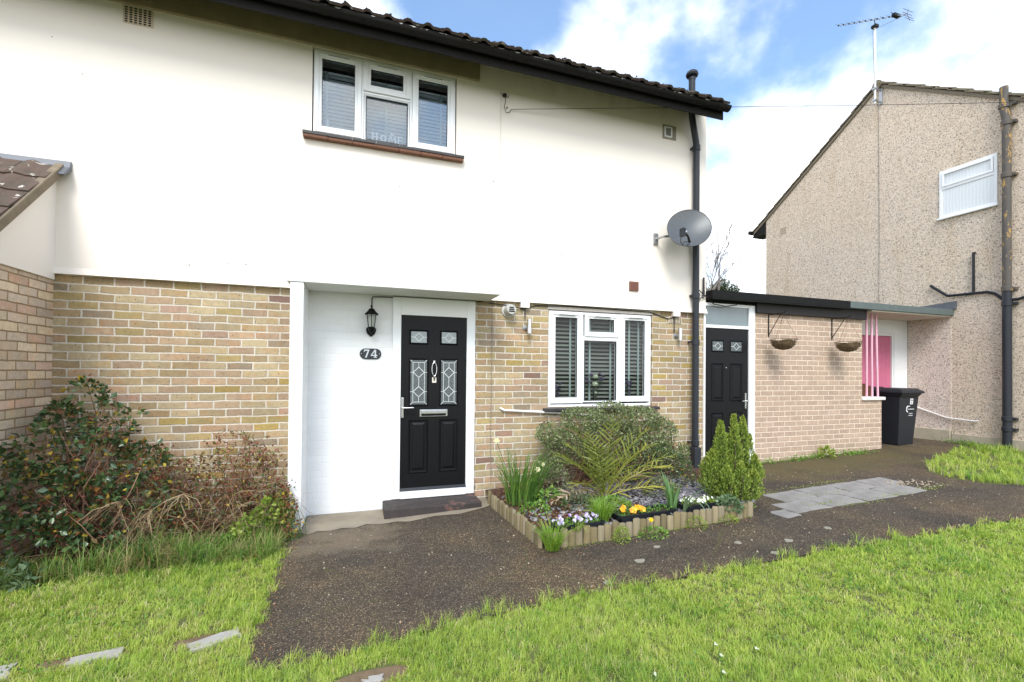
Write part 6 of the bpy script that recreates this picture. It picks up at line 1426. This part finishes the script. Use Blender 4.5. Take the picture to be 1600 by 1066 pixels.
# ================================================================== GRASS
def inpoly(x, y, poly):
    r = np.zeros(len(x), bool); n = len(poly); j = n-1
    for i in range(n):
        xi, yi = poly[i]; xj, yj = poly[j]
        c = ((yi > y) != (yj > y)) & (x < (xj-xi)*(y-yi)/(yj-yi+1e-12)+xi); r ^= c; j = i
    return r
def nzf(x, y, s, ph): 
    return (np.sin(x*s+ph)+np.sin(y*s*1.17+ph*2+1.3*np.sin(x*s*.6+ph))+np.sin((x+y)*s*.71+ph*3)+np.sin((x-y)*s*1.9+ph*.7)*.6+np.sin((x*1.3+y*.7)*s*3.1+ph)*.4)/4
def grass(name, label, n, area, test, hmin, hmax, seed, mat, wide=1.0, dry=.0, dens_fall=True, cat='grass'):
    rg = np.random.default_rng(seed); x0, x1, y0, y1 = area
    m = n//10; cx4 = rg.uniform(x0, x1, m); cy4 = rg.uniform(y0, y1, m); dist = np.hypot(cx4, cy4); ok = vis(cx4, cy4)
    if dens_fall: ok &= rg.uniform(0, 1, m) < np.clip((2.6/dist)**1.25, .05, 1)
    cx4, cy4 = cx4[ok], cy4[ok]; m = len(cx4); k = rg.integers(8, 18, m); idc = np.repeat(np.arange(m), k); n = len(idc)
    cr_ = rg.uniform(.006, .022, m); ox, oy = rg.normal(size=n)*cr_[idc], rg.normal(size=n)*cr_[idc]; x, y = cx4[idc]+ox, cy4[idc]+oy
    ok = test(x, y); x, y, ox, oy, idc = x[ok], y[ok], ox[ok], oy[ok], idc[ok]; n = len(x); dist = np.hypot(x, y)
    ch = rg.uniform(.55, 1.35, m)**1.2; cv_ = rg.normal(size=m)*.17; ca = nzf(cx4, cy4, 7, 3)*3+rg.normal(size=m)*1.3; cl_ = np.abs(rg.normal(.35, .3, m)); cdry = rg.uniform(0, 1, m)
    big = nzf(x, y, 2.3, seed*.3+1)*1.0+nzf(x, y, 8.3, seed+4)*.9
    h = rg.uniform(hmin, hmax, n)*ch[idc]*(1+.35*big)
    out = np.arctan2(oy, ox); mixo = rg.uniform(0, 1, n) < .5; a = np.where(mixo, out, ca[idc])+rg.normal(size=n)*.7
    lean = np.clip(cl_[idc]+np.abs(rg.normal(.25, .28, n)), 0, 1.5); w = rg.uniform(.0015, .0029, n)*wide*np.clip(dist/2.6, 1, 2.4)**.8
    dh = np.stack([np.cos(a), np.sin(a), 0*a], 1); sd_ = np.stack([-np.sin(a+rg.normal(size=n)*.8), np.cos(a), 0*a], 1); sd_ = unit(sd_)
    z = ground_z(x)-.010; b = np.stack([x, y, z], 1)
    up = np.array([0, 0, 1.0]); p1 = b+(up*np.cos(lean*.5)[:, None]+dh*np.sin(lean*.5)[:, None])*(h*.5)[:, None]
    l2 = np.minimum(lean*1.7, 1.75); p2 = p1+(up*np.cos(l2)[:, None]+dh*np.sin(l2)[:, None])*(h*.55)[:, None]
    ww = (w*.5)[:, None]
    V = np.stack([b-sd_*ww, b+sd_*ww, p1+sd_*ww*.9, p1-sd_*ww*.9, p2], 1).reshape(-1, 3)
    o = np.arange(n)[:, None]*5; F = np.concatenate([o+[[0, 1, 2]], o+[[0, 2, 3]], o+[[3, 2, 4]]], 0)
    v = .52+.20*big+cv_[idc]+rg.normal(size=n)*.10; patch = nzf(x, y, 4.1, seed+9); v = np.where(cdry[idc]+rg.normal(size=n)*.12 < .03+dry+.30*np.clip(patch-.20, 0, 1), rg.uniform(0, .16, n), np.clip(v, .17, 1))
    o_ = npmesh(name, V, F, mat, None, np.repeat(v, 5)); tag(o_, label, cat, kind='stuff'); print(name, n); return o_
pe = np.array(path_edge_front)
def front_edge(x): return np.interp(x, pe[:, 0], pe[:, 1])
stones = [(-.76, 2.91, .17, .045), (-1.30, 2.90, .19, .042), (-1.66, 2.88, .09, .06), (.09, 2.28, .09, .045), (.08, 2.32, .18, .06)]
def clear(x, y):
    k = np.ones(len(x), bool)
    for (a, b, ra, rb) in stones: k &= ((x-a)/ra)**2+((y-b)/rb)**2 > 1
    return k
vis = lambda x, y: (x > -.62*y-.9) & (x < 2.6*y+.6) & (x*math.sin(yaw)+y*math.cos(yaw) > 1.75)
def lawn_left(x, y): return vis(x, y) & clear(x, y) & (x < np.interp(y, [2.0, 2.54, 2.95, 3.76, 4.3], [-.50, -.50, -.53, -.56, -.58])+.02*np.sin(y*40)+.012) & (y < 4.08+.08*np.sin(x*7)) & ((y > 2.5) | (x < -.5))
def lawn_front(x, y): return vis(x, y) & clear(x, y) & (y < front_edge(x)+.025*np.sin(x*23)+.012*np.sin(x*61)-.0) & (x > -.50)
def lawn_right(x, y): return inpoly(x, y, [(7.05, 2.96), (6.85, 3.25), (6.80, 3.5), (6.97, 3.81), (7.46, 4.12), (8.4, 4.38), (9.1, 4.55), (9.45, 4.62), (9.5, 3.4), (10.5, 3.2), (13, 3.2), (13, 2.75), (9.5, 2.80)])
grass('lawn_grass', 'bright green lawn with dry patches left of the path below the shrubs', 230000, (-3.6, -.5, 1.5, 4.2), lawn_left, .024, .054, 201, M_grass, dry=.10)
grass('lawn_grass', 'bright green lawn sweeping across the foreground in front of the path', 560000, (-.5, 7.5, .2, 2.72), lawn_front, .021, .047, 202, M_grass, dry=.04)
grass('lawn_grass', 'rough patch of longer grass beside the neighbour house at the right', 110000, (6.7, 13, 2.6, 4.8), lawn_right, .05, .12, 203, M_grass, wide=1.3)
# longer tufts hanging over the path edges and fringes
grass('edge_grass', 'long grass blades fringing the edge of the dark path', 60000, (-.7, 7, 2.2, 4.3), lambda x, y: vis(x, y) & clear(x, y) & (((y < front_edge(x)+.05+.03*np.sin(x*17)) & (y > front_edge(x)-.08)) | ((x < -.50+.02*np.sin(y*13)) & (x > -.60) & (y > 2.5) & (y < 4.2))), .05, .095, 204, M_grass, dry=.05)
grass('rough_grass', 'rough long weedy grass along the foot of the shrub border', 13000, (-2.5, -.6, 3.98, 4.60), lambda x, y: vis(x, y) & (y < 4.1+.5*np.clip((x+2.0)/1.2, 0, 1)), .08, .24, 205, M_rough, wide=1.7, dry=.22, dens_fall=False)
def weedline(label, pts, n, seed, mat=M_green, L=(.015, .04), h=.05, r=.06):
    rg = np.random.default_rng(seed); P = []
    for _ in range(n):
        i = rg.integers(len(pts)); P.append((pts[i][0]+rg.normal()*pts[i][2], pts[i][1]+rg.normal()*pts[i][3], gz(pts[i][0])+abs(rg.normal())*h*.6))
    o = leaf_obj('weeds', np.array(P), np.tile([[0, -.2, .5]], (n, 1)), rg, L[0], L[1], .45, mat, None, None, .8); tag(o, label, 'weeds', kind='stuff')
weedline('low green weeds growing along the foot of the outbuilding wall', [(5.6, 4.98, .2, .02), (6.1, 4.96, .12, .03), (6.5, 4.97, .15, .02), (7.15, 4.93, .18, .05), (7.3, 4.90, .15, .05)], 900, 301)
weedline('green weeds along the base of the neighbour wall', [(9.45, 4.6, .06, .1), (9.4, 4.35, .08, .08), (9.5, 4.8, .03, .15)], 600, 302)
weedline('moss and weeds growing around the paving slabs', [(4.3, 3.86, .15, .02), (4.9, 3.90, .25, .02), (5.4, 3.92, .2, .02), (6.1, 3.30, .18, .03), (5.5, 3.28, .2, .02), (4.9, 3.22, .25, .02), (5.0, 3.60, .4, .01), (4.6, 3.36, .2, .02)], 1500, 303, M_lime, (.006, .016), .015)
weedline('green moss and weeds along the foot of the log edging', [(x, 3.345, .05, .01) for x in np.linspace(1.5, 3.5, 16)], 700, 304, M_lime, (.005, .014), .014)
cushion('yellow_green_weed', 'rosette of yellow green leaves at the middle of the outbuilding wall base', 'weed', (6.65, 4.93), .11, .12, 170, M_lime, 305, .05, .09, .3)
# clover and other broad leaved weeds in the turf, debris on the path
rgc = np.random.default_rng(601); P = []
for _ in range(150):
    cx3, cy3 = rgc.uniform(.2, 5.5), rgc.uniform(.9, 2.45)
    if cx3 > 2.6*cy3+.5: continue
    for _ in range(rgc.integers(8, 40)): P.append((cx3+rgc.normal()*.05, cy3+rgc.normal()*.04, gz(cx3)+rgc.uniform(.0, .018)))
for _ in range(50):
    cx3, cy3 = rgc.uniform(-2.2, -.65), rgc.uniform(2.5, 4.0)
    for _ in range(rgc.integers(8, 30)): P.append((cx3+rgc.normal()*.05, cy3+rgc.normal()*.04, rgc.uniform(.0, .018)))
P = np.array(P); tag(leaf_obj('clover', P, np.tile([[0, 0, .12]], (len(P), 1)), rgc, .010, .022, .85, M_green, None, rgc.uniform(.1, .7, len(P)), 1.0, 0, .3), 'patches of clover and broad leaved weeds in the lawn', 'clover', kind='stuff')
n = 900; f = rgc.uniform(0, 1, n); x = np.where(f < .5, rgc.uniform(-.5, 6, n), np.where(f < .75, -.52+np.abs(rgc.normal(size=n))*.06, rgc.uniform(1.2, 3.6, n)))
y = np.where(f < .5, np.interp(x, [p[0] for p in path_edge_front], [p[1] for p in path_edge_front])+np.abs(rgc.normal(size=n))*.07, np.where(f < .75, rgc.uniform(2.6, 4.3, n), 3.33-np.abs(rgc.normal(size=n))*.06))
P = np.stack([x, y, ground_z(x)+.004], 1); tag(leaf_obj('path_debris', P, np.zeros((n, 3)), rgc, .006, .022, .5, M_leaflitter, None, None, 1.0, -.0, .12), 'crumbs of dead leaf and dry grass along the path edges', 'leaf litter', kind='stuff')
n = 260; pts = [(float(a), float(b), gz(a)+.001) for a, b in zip(rgc.uniform(-.45, 6.5, n), rgc.uniform(2.7, 4.5, n)) if not (1.35 < a < 3.9 and b > 3.3)]
tag(build('grit', lumps(pts, list(rgc.uniform(.003, .008, len(pts))), 602, 5), plain('pale_grit', (.40, .34, .25), .9, var=.4, scale=40), None), 'loose pale grit and tiny stones scattered over the path', 'grit', kind='stuff')
# daisies
for i, (x, y) in enumerate([(1.05, 1.72), (1.32, 1.80), (1.62, 1.70), (1.9, 1.78), (1.74, 1.88), (1.70, 1.80), (1.10, 1.50)]):
    d_ = thing('daisy', 'small white daisy flowering in the foreground lawn', 'daisy', (x, y, gz(x)), 'daisies in the foreground lawn'); bloom(d_, (x, y-.01, gz(x)+.045), .008, 400+i, M_white_p, (x, y, gz(x)))

# ================================================================== DISTANT TREES
t = thing('bare_tree', 'bare leafless tree showing thin branches behind the outbuilding roof', 'tree', (10.0, 11, 0)); rg = np.random.default_rng(501)
mb = MB(); mb.tube([(9.9, 11, 0), (9.95, 11, 2.2), (10.0, 11, 3.4)], [.10, .07, .05], 8); build('trunk', mb, M_bark, t)
mb = MB()
def branch(p, d, L_, r, dep):
    q = p+d*L_; mid = (p+q)/2+rg.normal(size=3)*L_*.05; mb.tube([tuple(p), tuple(mid), tuple(q)], [r, r*.8, r*.6], 4, cap=False)
    if dep == 0: return
    for _ in range(rg.integers(2, 4)): 
        f = rg.uniform(.4, 1); branch(p+d*L_*f, unit(d+rg.normal(size=3)*.38+np.array([0, 0, .1])), L_*rg.uniform(.5, .8), r*.6, dep-1)
for k in range(9): branch(np.array([9.95, 11, 3.2+.08*k]), unit(np.array([rg.normal()*.20+.30, rg.normal()*.2, 1.0])), rg.uniform(.9, 1.4), .022, 3)
build('branches', mb, plain('grey_twig', (.22, .19, .17), .9), t, fix=False)
def dist_tree(name, label, c, blobs, n, seed, L0, L1, mat):
    rg = np.random.default_rng(seed); t = thing(name, label, 'tree', (c[0], c[1], 0)); build('trunk', MB().tube([(c[0], c[1], 0), (c[0], c[1], c[2])], [.16, .08], 8), M_bark, t)
    P, O = blob_pts(rg, n, blobs, .3, .3, 3); leaf_obj('crown', P, O, rg, L0, L1, .45, mat, t, None, .7)
M_far = leafmat('evergreen_leaf', [(0, (.025, .040, .018)), (.6, (.055, .085, .030)), (.9, (.10, .13, .05)), (1, (.16, .10, .05))], .5, .15)
dist_tree('evergreen_tree', 'dark evergreen tree top showing above the black flat roof', (13.4, 14, 4.0), [(13.30, 14, 4.72, .36, .4, .42), (13.62, 14, 4.60, .36, .4, .40), (12.98, 14, 4.50, .34, .4, .40), (14.15, 14.2, 4.45, .16, .3, .26), (13.4, 14, 4.2, .8, .6, .5)], 9000, 503, .05, .11, M_far)
print('done')
